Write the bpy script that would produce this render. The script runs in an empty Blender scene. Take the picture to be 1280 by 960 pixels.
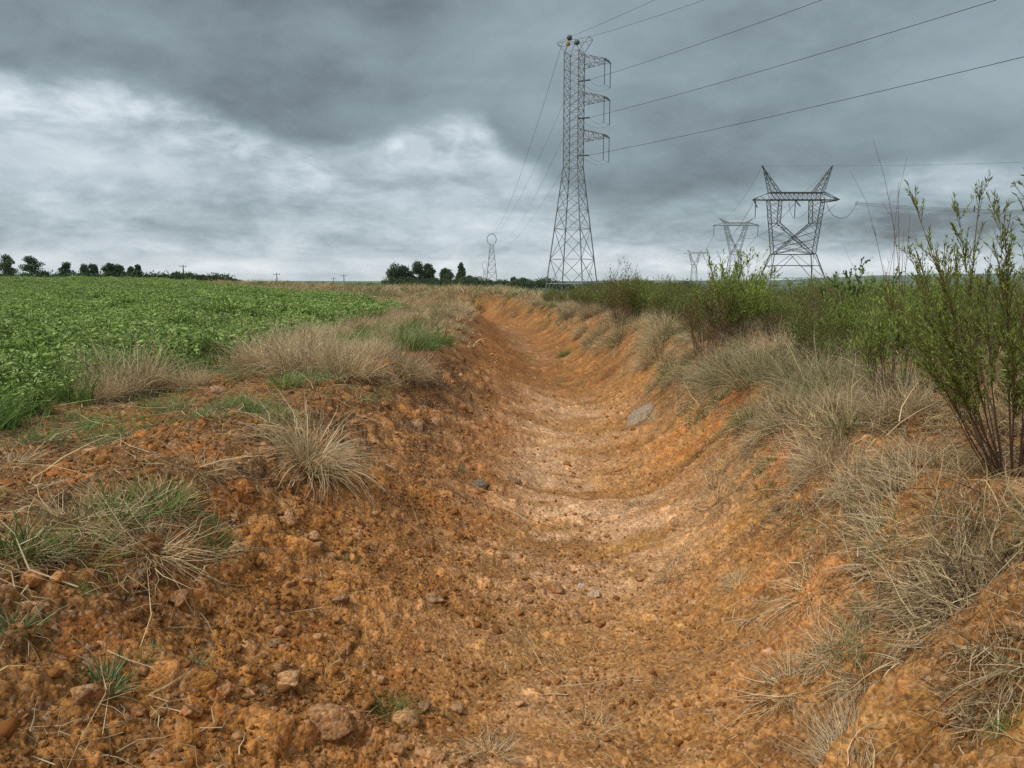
import bpy, math, random
import numpy as np
from mathutils import Vector, Matrix, Euler

random.seed(7)
RNG = np.random.default_rng(11)
scene = bpy.context.scene
COL = scene.collection
R = math.radians

# ------------------------------------------------------------------ camera
CAM_H = 2.0
FPX = 920.0
PITCH = math.atan(128.0 / FPX)
cam_d = bpy.data.cameras.new('camera')
cam = bpy.data.objects.new('camera', cam_d)
COL.objects.link(cam)
cam_d.sensor_width = 36.0
cam_d.lens = FPX / 1280.0 * 36.0
cam_d.clip_start = 0.05
cam_d.clip_end = 30000
cam.location = (0, 0, CAM_H)
cam.rotation_euler = (math.pi / 2 - PITCH, 0, 0)
scene.camera = cam
scene.view_settings.view_transform = 'Standard'
scene.view_settings.look = 'None'
scene.view_settings.exposure = 0.72
scene.view_settings.gamma = 1.0
scene.cycles.use_denoising = False
scene.cycles.max_bounces = 5
scene.cycles.diffuse_bounces = 3
scene.cycles.transparent_max_bounces = 6
scene.cycles.volume_bounces = 1
SUN_EL, SUN_AZ = R(52), R(-125)      # azimuth measured from +Y (view direction) towards +X

# ------------------------------------------------------------------ node helpers
def nn(nt, typ, **kw):
    n = nt.nodes.new(typ)
    for k, v in kw.items():
        setattr(n, k, v)
    return n

def setin(n, key, val):
    n.inputs[key].default_value = val

class NB:
    """tiny node-graph arithmetic helper"""
    def __init__(self, nt):
        self.nt = nt
    def link(self, a, b):
        self.nt.links.new(a, b)
    def math(self, op, a, b=None, c=None, clamp=False):
        n = nn(self.nt, 'ShaderNodeMath', operation=op)
        n.use_clamp = clamp
        for i, v in enumerate((a, b, c)):
            if v is None:
                continue
            if isinstance(v, (int, float)):
                n.inputs[i].default_value = v
            else:
                self.link(v, n.inputs[i])
        return n.outputs[0]
    def vmath(self, op, a, b=None):
        n = nn(self.nt, 'ShaderNodeVectorMath', operation=op)
        for i, v in enumerate((a, b)):
            if v is None:
                continue
            if isinstance(v, (tuple, list)):
                n.inputs[i].default_value = v
            else:
                self.link(v, n.inputs[i])
        return n.outputs[0] if op not in ('LENGTH', 'DOT_PRODUCT') else n.outputs['Value']
    def comb(self, x, y, z):
        n = nn(self.nt, 'ShaderNodeCombineXYZ')
        for i, v in enumerate((x, y, z)):
            if isinstance(v, (int, float)):
                n.inputs[i].default_value = v
            else:
                self.link(v, n.inputs[i])
        return n.outputs[0]
    def noise(self, vec, scale, detail=4, rough=.5, dist=0.0):
        n = nn(self.nt, 'ShaderNodeTexNoise')
        self.link(vec, n.inputs['Vector'])
        setin(n, 'Scale', scale); setin(n, 'Detail', detail)
        setin(n, 'Roughness', rough); setin(n, 'Distortion', dist)
        return n.outputs['Fac']
    def sstep(self, x, lo, hi, tlo=0.0, thi=1.0):
        n = nn(self.nt, 'ShaderNodeMapRange', interpolation_type='SMOOTHSTEP')
        for k, v in (('Value', x), ('From Min', lo), ('From Max', hi), ('To Min', tlo), ('To Max', thi)):
            if isinstance(v, (int, float)):
                setin(n, k, v)
            else:
                self.link(v, n.inputs[k])
        return n.outputs[0]
    def mix(self, f, a, b, blend='MIX'):
        n = nn(self.nt, 'ShaderNodeMix', data_type='RGBA', blend_type=blend)
        n.clamp_factor = True
        if isinstance(f, (int, float)):
            n.inputs[0].default_value = f
        else:
            self.link(f, n.inputs[0])
        for i, v in ((6, a), (7, b)):
            if isinstance(v, (tuple, list)):
                n.inputs[i].default_value = (*v[:3], 1)
            else:
                self.link(v, n.inputs[i])
        return n.outputs[2]

# ------------------------------------------------------------------ world: overcast sky
world = bpy.data.worlds.new('World')
scene.world = world
world.use_nodes = True
wt = world.node_tree
wt.nodes.clear()
W = NB(wt)
out = nn(wt, 'ShaderNodeOutputWorld')
sky = nn(wt, 'ShaderNodeTexSky', sky_type='NISHITA')
sky.sun_disc = False
sky.sun_elevation = SUN_EL
sky.sun_rotation = SUN_AZ
bg_sky = nn(wt, 'ShaderNodeBackground')
setin(bg_sky, 'Strength', 0.08)
W.link(sky.outputs[0], bg_sky.inputs['Color'])
tc = nn(wt, 'ShaderNodeTexCoord')
d = W.vmath('NORMALIZE', tc.outputs['Generated'])
sx = nn(wt, 'ShaderNodeSeparateXYZ'); W.link(d, sx.inputs[0])
X, Y, Z = sx.outputs
az = W.math('ARCTAN2', X, Y)
zc = W.math('MAXIMUM', Z, 0.0)
den = W.math('ADD', zc, 0.17)
P = W.comb(W.math('DIVIDE', X, den), W.math('DIVIDE', Y, den), 0.0)
n_big = W.noise(P, 0.62, 8, .52, .35)
n_mid = W.noise(P, 1.9, 8, .55, .3)
A = W.comb(W.math('MULTIPLY', az, 5.0), W.math('MULTIPLY', zc, 12.5), 3.3)
n_str = W.noise(A, 1.6, 9, .58, .35)
A2 = W.comb(W.math('MULTIPLY', az, 4.0), W.math('MULTIPLY', zc, 9.0), 8.3)
n_edge = W.noise(A2, 1.3, 9, .58, .25)
A3 = W.comb(W.math('MULTIPLY', az, 10.0), W.math('MULTIPLY', zc, 24.0), 1.3)
n_low = W.noise(A3, 1.0, 9, .6, .3)
# lower edge of the large dark cloud deck (elevation in rad) against azimuth
fc = nn(wt, 'ShaderNodeFloatCurve')
W.link(W.math('ADD', W.math('MULTIPLY', az, 0.5), 0.5, clamp=True), fc.inputs['Value'])
cv = fc.mapping.curves[0]
edge_pts = [(-1.0, .17), (-.61, .205), (-.45, .215), (-.34, .185), (-.235, .160), (-.17, .175), (-.115, .200), (-.06, .200),
            (-.01, .160), (.06, .115), (.13, .082), (.25, .092), (.36, .115), (.50, .125), (.62, .13), (1.0, .14)]
cv.points[0].location = (0, edge_pts[0][1] * 2)
cv.points[1].location = (1, edge_pts[-1][1] * 2)
for a_, e_ in edge_pts[1:-1]:
    cv.points.new(a_ * .5 + .5, e_ * 2)
fc.mapping.update()
edge = W.math('MULTIPLY', fc.outputs[0], 0.5)
el_w = W.math('ADD', Z, W.math('MULTIPLY', W.math('SUBTRACT', n_edge, .5), 0.075))
rel = W.math('SUBTRACT', el_w, edge)
deck = W.sstep(rel, -0.018, 0.026)
# brightness under the deck: streaky layers, brightest close under its edge and towards the horizon
under = W.sstep(n_str, .34, .68, .36, .56)
under = W.math('ADD', under, W.math('MULTIPLY', W.math('SUBTRACT', n_low, .5), .36))
puff = W.noise(W.comb(W.math('MULTIPLY', az, 9.0), W.math('MULTIPLY', zc, 34.0), 5.1), 1.3, 8, .62, .35)
under = W.math('ADD', under, W.math('MULTIPLY', W.math('SUBTRACT', puff, .5), W.sstep(zc, .16, .03, .12, .55)))
n_fine = W.noise(W.vmath('MULTIPLY', d, (1, 1, 2.2)), 9.0, 9, .6, .5)
rim = W.math('MULTIPLY', W.sstep(rel, -.075, -.012), W.sstep(az, .02, -.08))
under = W.math('ADD', under, W.math('MULTIPLY', W.math('MULTIPLY', rim, W.sstep(n_low, .42, .62)), .16))
hor = W.sstep(zc, .055, .012)
under = W.math('ADD', under, W.math('MULTIPLY', hor, .30))
# blue-grey rain band low on the right
band = W.math('MULTIPLY', W.sstep(az, .30, .48), W.math('MULTIPLY', W.sstep(W.math('ADD', zc, W.math('MULTIPLY', n_low, .02)), .035, .055), W.sstep(W.math('ADD', zc, W.math('MULTIPLY', n_edge, .03)), .115, .085)))
under = W.math('SUBTRACT', under, W.math('MULTIPLY', band, .17))
rightdim = W.sstep(az, .0, .25)
under = W.math('SUBTRACT', under, W.math('MULTIPLY', rightdim, .07))
# the deck itself
dk = W.sstep(n_big, .34, .68, .185, .32)
dk = W.math('ADD', dk, W.math('MULTIPLY', W.math('SUBTRACT', n_mid, .5), .17))
dk = W.math('ADD', dk, W.math('MULTIPLY', W.math('SUBTRACT', n_edge, .5), .10))
dk = W.math('ADD', dk, W.math('MULTIPLY', W.math('SUBTRACT', n_fine, .5), .16))
leftdark = W.math('MULTIPLY', W.sstep(az, -.04, -.16), W.sstep(az, -.75, -.5))
dk = W.math('SUBTRACT', dk, W.math('MULTIPLY', leftdark, .035))
dd = W.vmath('SUBTRACT', W.comb(az, zc, 0), (.60, .215, 0))
dd = W.vmath('MULTIPLY', dd, (3.6, 9.5, 0))
spot = W.sstep(W.math('ADD', W.vmath('LENGTH', dd), W.math('MULTIPLY', n_mid, .8)), 1.5, .35)
dk = W.math('ADD', dk, W.math('MULTIPLY', spot, .15))
# overcast gradient: brighter towards the zenith
zen = W.math('ADD', W.math('MULTIPLY', W.sstep(zc, .34, .95), 1.3), 1.0)
dk = W.math('MULTIPLY', dk, zen)
B = nn(wt, 'ShaderNodeMix', data_type='FLOAT')
W.link(deck, B.inputs[0]); W.link(under, B.inputs[2]); W.link(dk, B.inputs[3])
Bv = W.math('MAXIMUM', B.outputs[0], .13)
cr = nn(wt, 'ShaderNodeValToRGB')
W.link(Bv, cr.inputs[0])
e = cr.color_ramp.elements
e[0].position = 0.0; e[0].color = (0, 0, 0, 1)
e[1].position = 1.0; e[1].color = (1.0, 1.02, 1.03, 1)
for p_, c_ in ((.15, (.130, .155, .175)), (.22, (.190, .238, .262)), (.32, (.275, .340, .372)), (.50, (.450, .520, .570)), (.72, (.680, .740, .780))):
    x_ = e.new(p_); x_.color = (*c_, 1)
bg_c = nn(wt, 'ShaderNodeBackground')
W.link(cr.outputs[0], bg_c.inputs['Color'])
setin(bg_c, 'Strength', .70)
mx = nn(wt, 'ShaderNodeMixShader')
setin(mx, 'Fac', 0.93)
W.link(bg_sky.outputs[0], mx.inputs[1]); W.link(bg_c.outputs[0], mx.inputs[2])
W.link(mx.outputs[0], out.inputs['Surface'])

# ------------------------------------------------------------------ sun behind the clouds
sun_d = bpy.data.lights.new('sun', 'SUN')
sun_d.energy = 1.5
sun_d.angle = R(10)
sun_d.color = (1.0, .95, .87)
sun = bpy.data.objects.new('sun', sun_d)
COL.objects.link(sun)
sd = Vector((math.sin(SUN_AZ) * math.cos(SUN_EL), math.cos(SUN_AZ) * math.cos(SUN_EL), math.sin(SUN_EL)))
sun.rotation_euler = sd.to_track_quat('Z', 'Y').to_euler()
sun.location = (0, 0, 60)

# ------------------------------------------------------------------ numpy noise
def _h(ix, iy, seed):
    ix = ix.astype(np.int64).astype(np.uint32); iy = iy.astype(np.int64).astype(np.uint32)
    h = ix * np.uint32(374761393) + iy * np.uint32(668265263) + np.uint32((seed * 2246822519) & 0xffffffff)
    h = (h ^ (h >> np.uint32(13))) * np.uint32(1274126177)
    h = (h ^ (h >> np.uint32(16))) * np.uint32(2246822519)
    h = h ^ (h >> np.uint32(15))
    return h.astype(np.float64) / 4294967296.0

def gnoise(x, y, seed=0):
    ix = np.floor(x); iy = np.floor(y)
    fx = x - ix; fy = y - iy
    ux = fx * fx * fx * (fx * (fx * 6 - 15) + 10); uy = fy * fy * fy * (fy * (fy * 6 - 15) + 10)
    def g(dx, dy):
        a = _h(ix + dx, iy + dy, seed) * 2 * math.pi
        return np.cos(a) * (fx - dx) + np.sin(a) * (fy - dy)
    a = g(0, 0); b = g(1, 0); c = g(0, 1); d_ = g(1, 1)
    return 1.5 * ((a + (b - a) * ux) + ((c + (d_ - c) * ux) - (a + (b - a) * ux)) * uy)

def fbm(x, y, seed=0, o=4, gain=.5):
    s = 0; a = 1.0; t = 0
    for k in range(o):
        s = s + a * gnoise(x * 2 ** k + 17.3 * k, y * 2 ** k - 9.1 * k, seed + k * 31)
        t += a; a *= gain
    return s / t

def clods(x, y, S, seed, dens, rmin=.2, rmax=.52):
    gx = np.floor(x / S); gy = np.floor(y / S)
    h = np.zeros_like(x); cid = np.zeros_like(x)
    for dx in (-1, 0, 1):
        for dy in (-1, 0, 1):
            ix = gx + dx; iy = gy + dy
            r1 = _h(ix, iy, seed); r2 = _h(ix, iy, seed + 1); r3 = _h(ix, iy, seed + 2); r4 = _h(ix, iy, seed + 3)
            Rr = (rmin + (rmax - rmin) * r3 ** 2) * S
            el = .75 + .5 * r1
            ex = x - (ix + .1 + .8 * r1) * S; ey = y - (iy + .1 + .8 * r2) * S
            ca = np.cos(r4 * 40); sa = np.sin(r4 * 40)
            e1 = (ex * ca + ey * sa) * el; e2 = (-ex * sa + ey * ca) / el
            hh = np.sqrt(np.maximum(0, Rr * Rr - e1 * e1 - e2 * e2)) * (r4 < dens)
            m = hh > h
            h = np.where(m, hh, h); cid = np.where(m, r3 * .6 + r1 * .4, cid)
    return h, cid

def sst(x, a, b):
    t = np.clip((x - a) / (b - a), 0, 1)
    return t * t * (3 - 2 * t)

# ------------------------------------------------------------------ the lie of the land
_ky = [-400, -20, 0, 3.3, 5, 8, 12, 18, 23, 30, 36, 42, 48, 54, 62, 80, 120, 400, 9000]
_kx = [-1, -.3, .05, .35, .6, .85, .85, .7, .45, .0, -.9, -2.7, -5.8, -9.5, -15, -28, -55, -210, -4400]
_ty = np.arange(-60, 460, .25)
_tx = np.interp(_ty, _ky, _kx)
_tx = np.convolve(np.pad(_tx, 14, 'edge'), np.ones(29) / 29, 'valid')
def axis(y):
    return np.interp(y, _ty, _tx)

def field_edge(y):
    return axis(y) - 4.45 - np.clip((y - 5.5) * .10, -.5, .25) + .3 * sst(y, 12, 20)

def far_z(x, y):
    r = np.hypot(x, y); azr = np.arctan2(x, np.maximum(y, 1e-3))
    lr = np.log(np.maximum(r, 1))
    def pl(pts):
        return np.interp(lr, [math.log(p[0]) for p in pts], [p[1] for p in pts])
    zl = pl([(1, 0), (12, 0), (30, .12), (60, .50), (95, 1.1), (130, .6), (200, -1.8), (400, -3), (1200, -8), (3300, -60)])
    zm = pl([(1, 0), (40, 0), (80, .1), (95, .15), (130, -.4), (250, -1.0), (330, -.6), (420, .2), (480, .6), (600, -6), (3300, -90)])
    zr = pl([(1, 0), (12, 0), (40, -.5), (138, -1.5), (214, -3.2), (420, -6), (900, -14), (1800, -38), (3300, -90)])
    wl = sst(-azr, .20, .48)
    wr = sst(azr, -.04, .12)
    mid = zm * (1 - wr) + zr * wr
    return mid * (1 - wl) + zl * wl

def profile(x, y):
    s = x - axis(y)
    wL = 2.6 - .65 * sst(y, 6, 11) + .12 * gnoise(y * .5, y * 0 + 3.1, 5)
    wR = np.interp(y, [1.5, 4, 8, 18], [1.45, 1.55, 1.65, 1.8]) + .12 * gnoise(y * .55, y * 0 + 7.7, 6)
    far = sst(y, 40, 60) * .6
    t = np.clip(np.where(s < 0, -s / (wL * (1 + far)), s / (wR * (1 + far))), 0, 1)
    pR = 1 - (1 - t ** 2.5) ** 1.35
    pL = t * t * (3 - 2 * t) * .55 + .45 * (1 - (1 - t * t) ** 1.35)
    p = np.where(s < 0, pL, pR)
    return s, t, p

def hm(x, y):
    x = np.asarray(x, float); y = np.asarray(y, float)
    s, t, p = profile(x, y)
    side = sst(s, -.6, .6)
    depth = (.88 + .17 * side) * (1 - .55 * sst(y, 46, 70))
    z = (.97 + .17 * side) - depth * (1 - p)
    # left bank: slightly raised rim, then level to the crop
    z = z + .10 * np.exp(-((s + 2.3) / .7) ** 2) * (1 - sst(y, 50, 70))
    # right bank: lumpy spoil heaps, then gently falling
    rb = sst(s, 1.5, 2.4) * (1 - sst(s, 8, 14))
    z = z + rb * (.13 + .20 * fbm(x * .55, y * .45, 21, 3))
    z = z + sst(s, 1.4, 1.9) * np.exp(-((s - 2.0) / .5) ** 2) * .09 * gnoise(y * 1.3, x * .4, 22)
    z = z - sst(s, 6, 40) * .7
    lb = sst(-s, 1.2, 2.0)
    z = z + lb * (1 - sst(-s, 3.8, 5.0)) * .09 * fbm(x * .9, y * .9, 23, 3)
    z = z + (1 - t ** 3) * (.075 * fbm(x * 1.1, y * .8, 24, 3) + .03 * gnoise(x * 2.6, y * 2.2, 26)) * (1 - sst(y, 30, 45))
    z = z + far_z(x, y)
    return z

def detail(x, y):
    """fine relief and soil colour"""
    s, t, p = profile(x, y)
    r = np.hypot(x, y)
    ditch = 1 - sst(t, .86, 1.0)
    floor_ = 1 - sst(t, .25, .75)
    left = sst(-s, 1.5, 2.1)
    right = sst(s, 1.45, 2.0)
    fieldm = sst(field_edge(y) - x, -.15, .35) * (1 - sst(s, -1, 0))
    wob = fbm(x * 1.1, y * 1.1, 41, 3)
    along = y + .10 * s * s + .16 * wob
    # scoop marks across the channel
    per = .80
    ph = (along + 1.1 * fbm(along * .7, s * .45, 42, 2)) / per
    fr = ph - np.floor(ph)
    saw = np.where(fr < .78, fr / .78, (1 - fr) / .22)
    z = (saw - .5) * .070 * ditch * (.45 + 1.5 * gnoise(s * .7, ph * .6, 44)).clip(0, 1.3)
    x_true = x
    x = x + np.where(s < 0, -1, 1) * .62 * p
    st = fbm(s * .75, along * 4.2, 45, 4, .62)
    z = z + st * .060 * ditch * (.6 + .4 * sst(t, .2, .9))
    fs = 1 - sst(r, 12, 24)
    st2 = fbm(s * 1.6, along * 15, 46, 3, .6)
    z = z + st2 * .022 * ditch * fs * sst(np.abs(s), .1, 1.0)
    # general roughness
    z = z + .05 * fbm(x * 2.2, y * 2.2, 47, 4, .6) * (.35 + .65 * left + .4 * right) * (1 - sst(r, 20, 60))
    rz = fbm(x * 6, y * 6, 48, 4, .62)
    z = z + .013 * rz * (.35 + .65 * np.maximum(left, right)) * (1 - sst(r, 14, 30))
    cr1 = 1 - np.abs(fbm(x * 11, y * 11, 111, 3, .6)) * 3
    cr2 = fbm(x * 28, y * 28, 112, 3, .65)
    z = z + (.007 * cr1.clip(-1, 1) * (.35 + .65 * np.maximum(left, right)) * (1 - sst(r, 9, 16))) + .0045 * cr2 * (1 - sst(r, 6, 11))
    # clods of four sizes
    jx = x + .035 * gnoise(x * 14, y * 14, 51) + .012 * gnoise(x * 45, y * 45, 53)
    jy = y + .035 * gnoise(x * 14, y * 14, 52) + .012 * gnoise(x * 45, y * 45, 54)
    rim = np.exp(-((s + 1.62) / .42) ** 2) * sst(y, 4.2, 6.5) * (1 - sst(y, 9.5, 12))
    nearl = sst(-s, .5, 1.3) * (1 - sst(y, 4.5, 7))
    patch = (.5 + 1.7 * fbm(x * .8, y * .8, 55, 3)).clip(0, 1.2)
    big = np.clip(.18 * ditch * patch + .5 * nearl * patch + .75 * rim + .35 * left * patch + .4 * right * patch, 0, .9)
    h1, c1 = clods(jx, jy, .20, 61, big)
    h2, c2 = clods(jx, jy, .10, 65, np.clip(.30 * patch + .5 * nearl + .5 * rim + .25 * left + .25 * right, .08, .9))
    f3 = 1 - sst(r, 14, 22); f4 = 1 - sst(r, 7, 11)
    h3, c3 = clods(jx, jy, .05, 69, np.clip(.45 * patch + .5 * nearl + .25, .2, .95))
    h4, c4 = clods(x, y, .026, 73, np.clip(.5 * patch + .3, .3, .9))
    H = np.maximum.reduce([h1 * .45, h2 * .48, h3 * .5 * f3, h4 * .5 * f4])
    cidx = np.where(h1 * .45 >= H - 1e-9, c1, np.where(h2 * .48 >= H - 1e-9, c2, np.where(h3 * .5 >= H - 1e-9, c3, c4)))
    hit = (H > .002)
    z = z + H * (1 - .8 * fieldm) * (1 - sst(r, 30, 50)) + (H > 0) * 0
    # ---------------- colour (linear albedo)
    c = lambda *v: np.array(v)[None, :]
    orange = c(.420, .185, .055); ochre = c(.47, .250, .085); pale = c(.70, .435, .265); brown = c(.200, .102, .042)
    dark = c(.095, .052, .026); red = c(.32, .120, .042); vivid = c(.55, .205, .055); grey = c(.26, .20, .145)
    def mixc(a, b, f):
        f = np.clip(f, 0, 1)[:, None]
        return a * (1 - f) + b * f
    n1 = fbm(x * .9, y * .9, 81, 4); n2 = fbm(s * .6, along * 3.0, 82, 4, .6); n3 = fbm(x * 7, y * 7, 83, 3)
    n4 = fbm(x * 2.4, y * 2.4, 84, 4, .6)
    C = np.repeat(orange, len(x), 0)
    C = mixc(C, ochre, .5 + 1.6 * n1 + .5 * n2)
    C = mixc(C, brown, sst(n4 + .5 * n3, .0, .45) * .6)
    C = mixc(C, dark, sst(cr2 + .6 * n3, .12, .42) * .45)
    C = mixc(C, ochre * 1.15, sst(-cr2 + .5 * n3, .12, .42) * .40)
    C = mixc(C, c(.56, .305, .135), np.exp(-((s + .1) / .95) ** 2) * (1 - sst(y, 9, 13)) * (.45 + .9 * n2))
    farr = sst(y, 9.5, 15) * ditch
    C = mixc(C, red, farr * (.55 + .8 * n2))
    C = mixc(C, brown, farr * sst(n2 + n1 * .6, .02, .4) * .55)
    farfloor = farr * np.exp(-((s + .1) / .7) ** 2) * sst(y, 14, 20)
    C = mixc(C, pale * .85, farfloor * sst(n2, -.1, .3) * .6)
    # bleached streaks on the floor, arcs following the scoops
    pm = np.exp(-((s + .40 + .25 * np.sin(y * .9)) / (1.05)) ** 2) * sst(y, 3.9, 5.0) * (1 - sst(y, 10.5, 14))
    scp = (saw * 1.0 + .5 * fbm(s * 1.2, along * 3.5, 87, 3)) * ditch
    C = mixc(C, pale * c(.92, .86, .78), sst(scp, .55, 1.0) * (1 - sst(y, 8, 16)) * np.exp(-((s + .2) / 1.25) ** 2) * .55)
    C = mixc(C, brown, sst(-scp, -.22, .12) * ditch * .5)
    arc = sst(fbm(s * .55, along * 1.3, 86, 5, .65) + .15 * n3, -.22, .20)
    C = mixc(C, pale, pm * arc * 1.2)
    C = mixc(C, pale * .8, sst(n3 + n1, .25, .6) * .35 * ditch * (1 - farr))
    # right slope: ochre and vivid streaks
    rs = sst(s, .35, 1.1) * ditch
    C = mixc(C, brown, np.maximum(rs, .4 * ditch) * sst(st2, .04, .30) * .55)
    C = mixc(C, ochre * 1.2, np.maximum(rs, .4 * ditch) * sst(-st2, .04, .30) * .55)
    C = mixc(C, ochre * 1.02, rs * sst(n2, -.1, .25) * .8)
    C = mixc(C, vivid, rs * sst(n2 * 1.2 + n1, .08, .38) * .85 * (1 - sst(y, 7, 10) * .5))
    C = mixc(C, c(.54, .255, .095), np.exp(-((s - .95) / .45) ** 2 - ((y - 3.15 - .5 * (s - .95)) / .28) ** 2) * sst(n2 + .4, 0, .5))
    C = mixc(C, brown, rs * sst(-n2 + .3 * n4, .05, .35) * .75)
    # left slope a deeper orange, browner towards the bank
    ls = sst(-s, .35, 1.1) * (1 - left)
    C = mixc(C, orange * c(.98, .90, .84), ls * .5)
    C = mixc(C, brown * 1.2, ls * sst(n4 + .4 * n3, -.05, .3) * .6)
    C = mixc(C, vivid * .85, ls * sst(n4 + n1, .12, .45) * .5)
    lb = sst(-s + .35 * n1, 1.55 - .3 * sst(y, 6, 9), 2.1)
    C = mixc(C, brown * 1.12, lb * .88)
    C = mixc(C, dark * 1.25, lb * sst(n4, -.1, .2) * .8)
    C = mixc(C, vivid * .9, lb * sst(n1 * .8 + n4 * .7, .16, .34) * .75)
    C = mixc(C, dark * 1.15, rim * sst(n4 + .2, -.1, .25) * .8)
    # right bank: litter-brown with bare orange heaps
    C = mixc(C, brown * 1.25, right * .8)
    C = mixc(C, grey, right * sst(n4, -.1, .3) * .5)
    C = mixc(C, orange * 1.05, right * sst(n1 + .5 * n4, .08, .30) * .9)
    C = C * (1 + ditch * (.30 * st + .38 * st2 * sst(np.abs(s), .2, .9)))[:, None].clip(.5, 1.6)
    # the far end grows over with grass
    C = mixc(C, c(.21, .17, .095) * (1 + .5 * n1[:, None]), sst(y, 40, 52) * .85)
    # per-clod variation
    v = np.where(hit, .80 + .62 * cidx, .84)
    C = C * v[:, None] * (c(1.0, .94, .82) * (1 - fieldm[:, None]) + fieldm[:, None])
    C = mixc(C, pale * .9, hit * (cidx > .90) * .45)
    C = mixc(C, dark, hit * ((cidx * 7.7) % 1 > .88) * .5)
    # soil between crop plants
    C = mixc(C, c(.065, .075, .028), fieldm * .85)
    return z, C, fieldm

def ground_z(x, y):
    """surface height including fine relief, for placing things"""
    x = np.atleast_1d(np.asarray(x, float)); y = np.atleast_1d(np.asarray(y, float))
    d_, _, _ = detail(x, y)
    return hm(x, y) + d_

# ------------------------------------------------------------------ placing helpers
CT, ST = math.cos(PITCH), math.sin(PITCH)
def ray(u, v):
    a = (u - 640) / FPX; b = (480 - v) / FPX
    return Vector((a, CT + b * ST, -ST + b * CT))
def at(u, v, D):
    k = ray(u, v); k = k * (D / k.y)
    return Vector((k.x, k.y, k.z + CAM_H))
def gp(u, v, far=400):
    k = ray(u, v); k = k / k.y
    D = np.geomspace(1.0, far, 4000)
    zz = CAM_H + k.z * D
    g = hm(k.x * D, D)
    i = np.argmax(zz <= g) if (zz <= g).any() else len(D) - 1
    return float(k.x * D[i]), float(D[i])

# ------------------------------------------------------------------ mesh helpers
def tag(o, label=None, cat=None, group=None, kind=None):
    if label: o['label'] = label
    if cat: o['category'] = cat
    if group: o['group'] = group
    if kind: o['kind'] = kind
    return o

def mesh_tris(name, V, T, C=None, mat=None, smooth=False):
    V = np.asarray(V, np.float32); T = np.asarray(T, np.int32)
    me = bpy.data.meshes.new(name)
    me.vertices.add(len(V)); me.vertices.foreach_set('co', V.ravel())
    me.loops.add(T.size); me.loops.foreach_set('vertex_index', T.ravel())
    me.polygons.add(len(T))
    me.polygons.foreach_set('loop_start', np.arange(len(T), dtype=np.int32) * T.shape[1])
    me.polygons.foreach_set('loop_total', np.full(len(T), T.shape[1], np.int32))
    if C is not None:
        ca = me.color_attributes.new('Col', 'FLOAT_COLOR', 'POINT')
        cc = np.ones((len(V), 4), np.float32); cc[:, :3] = C
        ca.data.foreach_set('color', cc.ravel())
    me.update(calc_edges=True)
    if smooth:
        me.polygons.foreach_set('use_smooth', np.ones(len(T), bool))
    if mat: me.materials.append(mat)
    return me

def obj(name, me, parent=None, loc=None):
    o = bpy.data.objects.new(name, me)
    COL.objects.link(o)
    if parent is not None: o.parent = parent
    if loc is not None: o.location = loc
    return o

def empty(name, loc=(0, 0, 0)):
    o = bpy.data.objects.new(name, None)
    o.empty_display_size = .1
    COL.objects.link(o); o.location = loc
    return o

class Acc:
    def __init__(self): self.V = []; self.T = []; self.C = []; self.n = 0
    def add(self, V, T, C=None):
        V = np.asarray(V, float).reshape(-1, 3)
        if len(V) == 0: return
        self.V.append(V); self.T.append(np.asarray(T).reshape(-1, 3) + self.n)
        if C is None: C = np.ones((len(V), 3))
        C = np.asarray(C, float)
        if C.ndim == 1: C = np.repeat(C[None], len(V), 0)
        self.C.append(C); self.n += len(V)
    def get(self): return np.concatenate(self.V), np.concatenate(self.T), np.concatenate(self.C)
    def mesh(self, name, mat, smooth=False):
        V, T, C = self.get()
        return mesh_tris(name, V, T, C, mat, smooth)

def quads2tris(Q):
    Q = np.asarray(Q).reshape(-1, 4)
    return np.concatenate([Q[:, [0, 1, 2]], Q[:, [0, 2, 3]]])

def tubes(P, Rr, sides=4):
    """P (n,K,3) polylines, Rr (n,K) radii -> V,T"""
    P = np.asarray(P, float); n, K, _ = P.shape
    Rr = np.broadcast_to(np.asarray(Rr, float), (n, K))
    dr = np.gradient(P, axis=1); dr /= np.linalg.norm(dr, axis=2, keepdims=True) + 1e-9
    up = np.where(np.abs(dr[..., 2:3]) > .9, np.array([1., 0, 0]), np.array([0, 0, 1.]))
    a = np.cross(dr, up); a /= np.linalg.norm(a, axis=2, keepdims=True) + 1e-9
    b = np.cross(dr, a)
    th = np.arange(sides) * 2 * math.pi / sides + math.pi / 4
    V = P[:, :, None, :] + Rr[:, :, None, None] * (np.cos(th)[:, None] * a[:, :, None, :] + np.sin(th)[:, None] * b[:, :, None, :])
    V = V.reshape(-1, 3)
    i = np.arange(n)[:, None, None] * K * sides; k = np.arange(K - 1)[None, :, None] * sides; s = np.arange(sides)[None, None, :]
    s2 = (s + 1) % sides
    Q = np.stack([i + k + s, i + k + s2, i + k + sides + s2, i + k + sides + s], -1).reshape(-1, 4)
    return V, quads2tris(Q)

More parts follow.
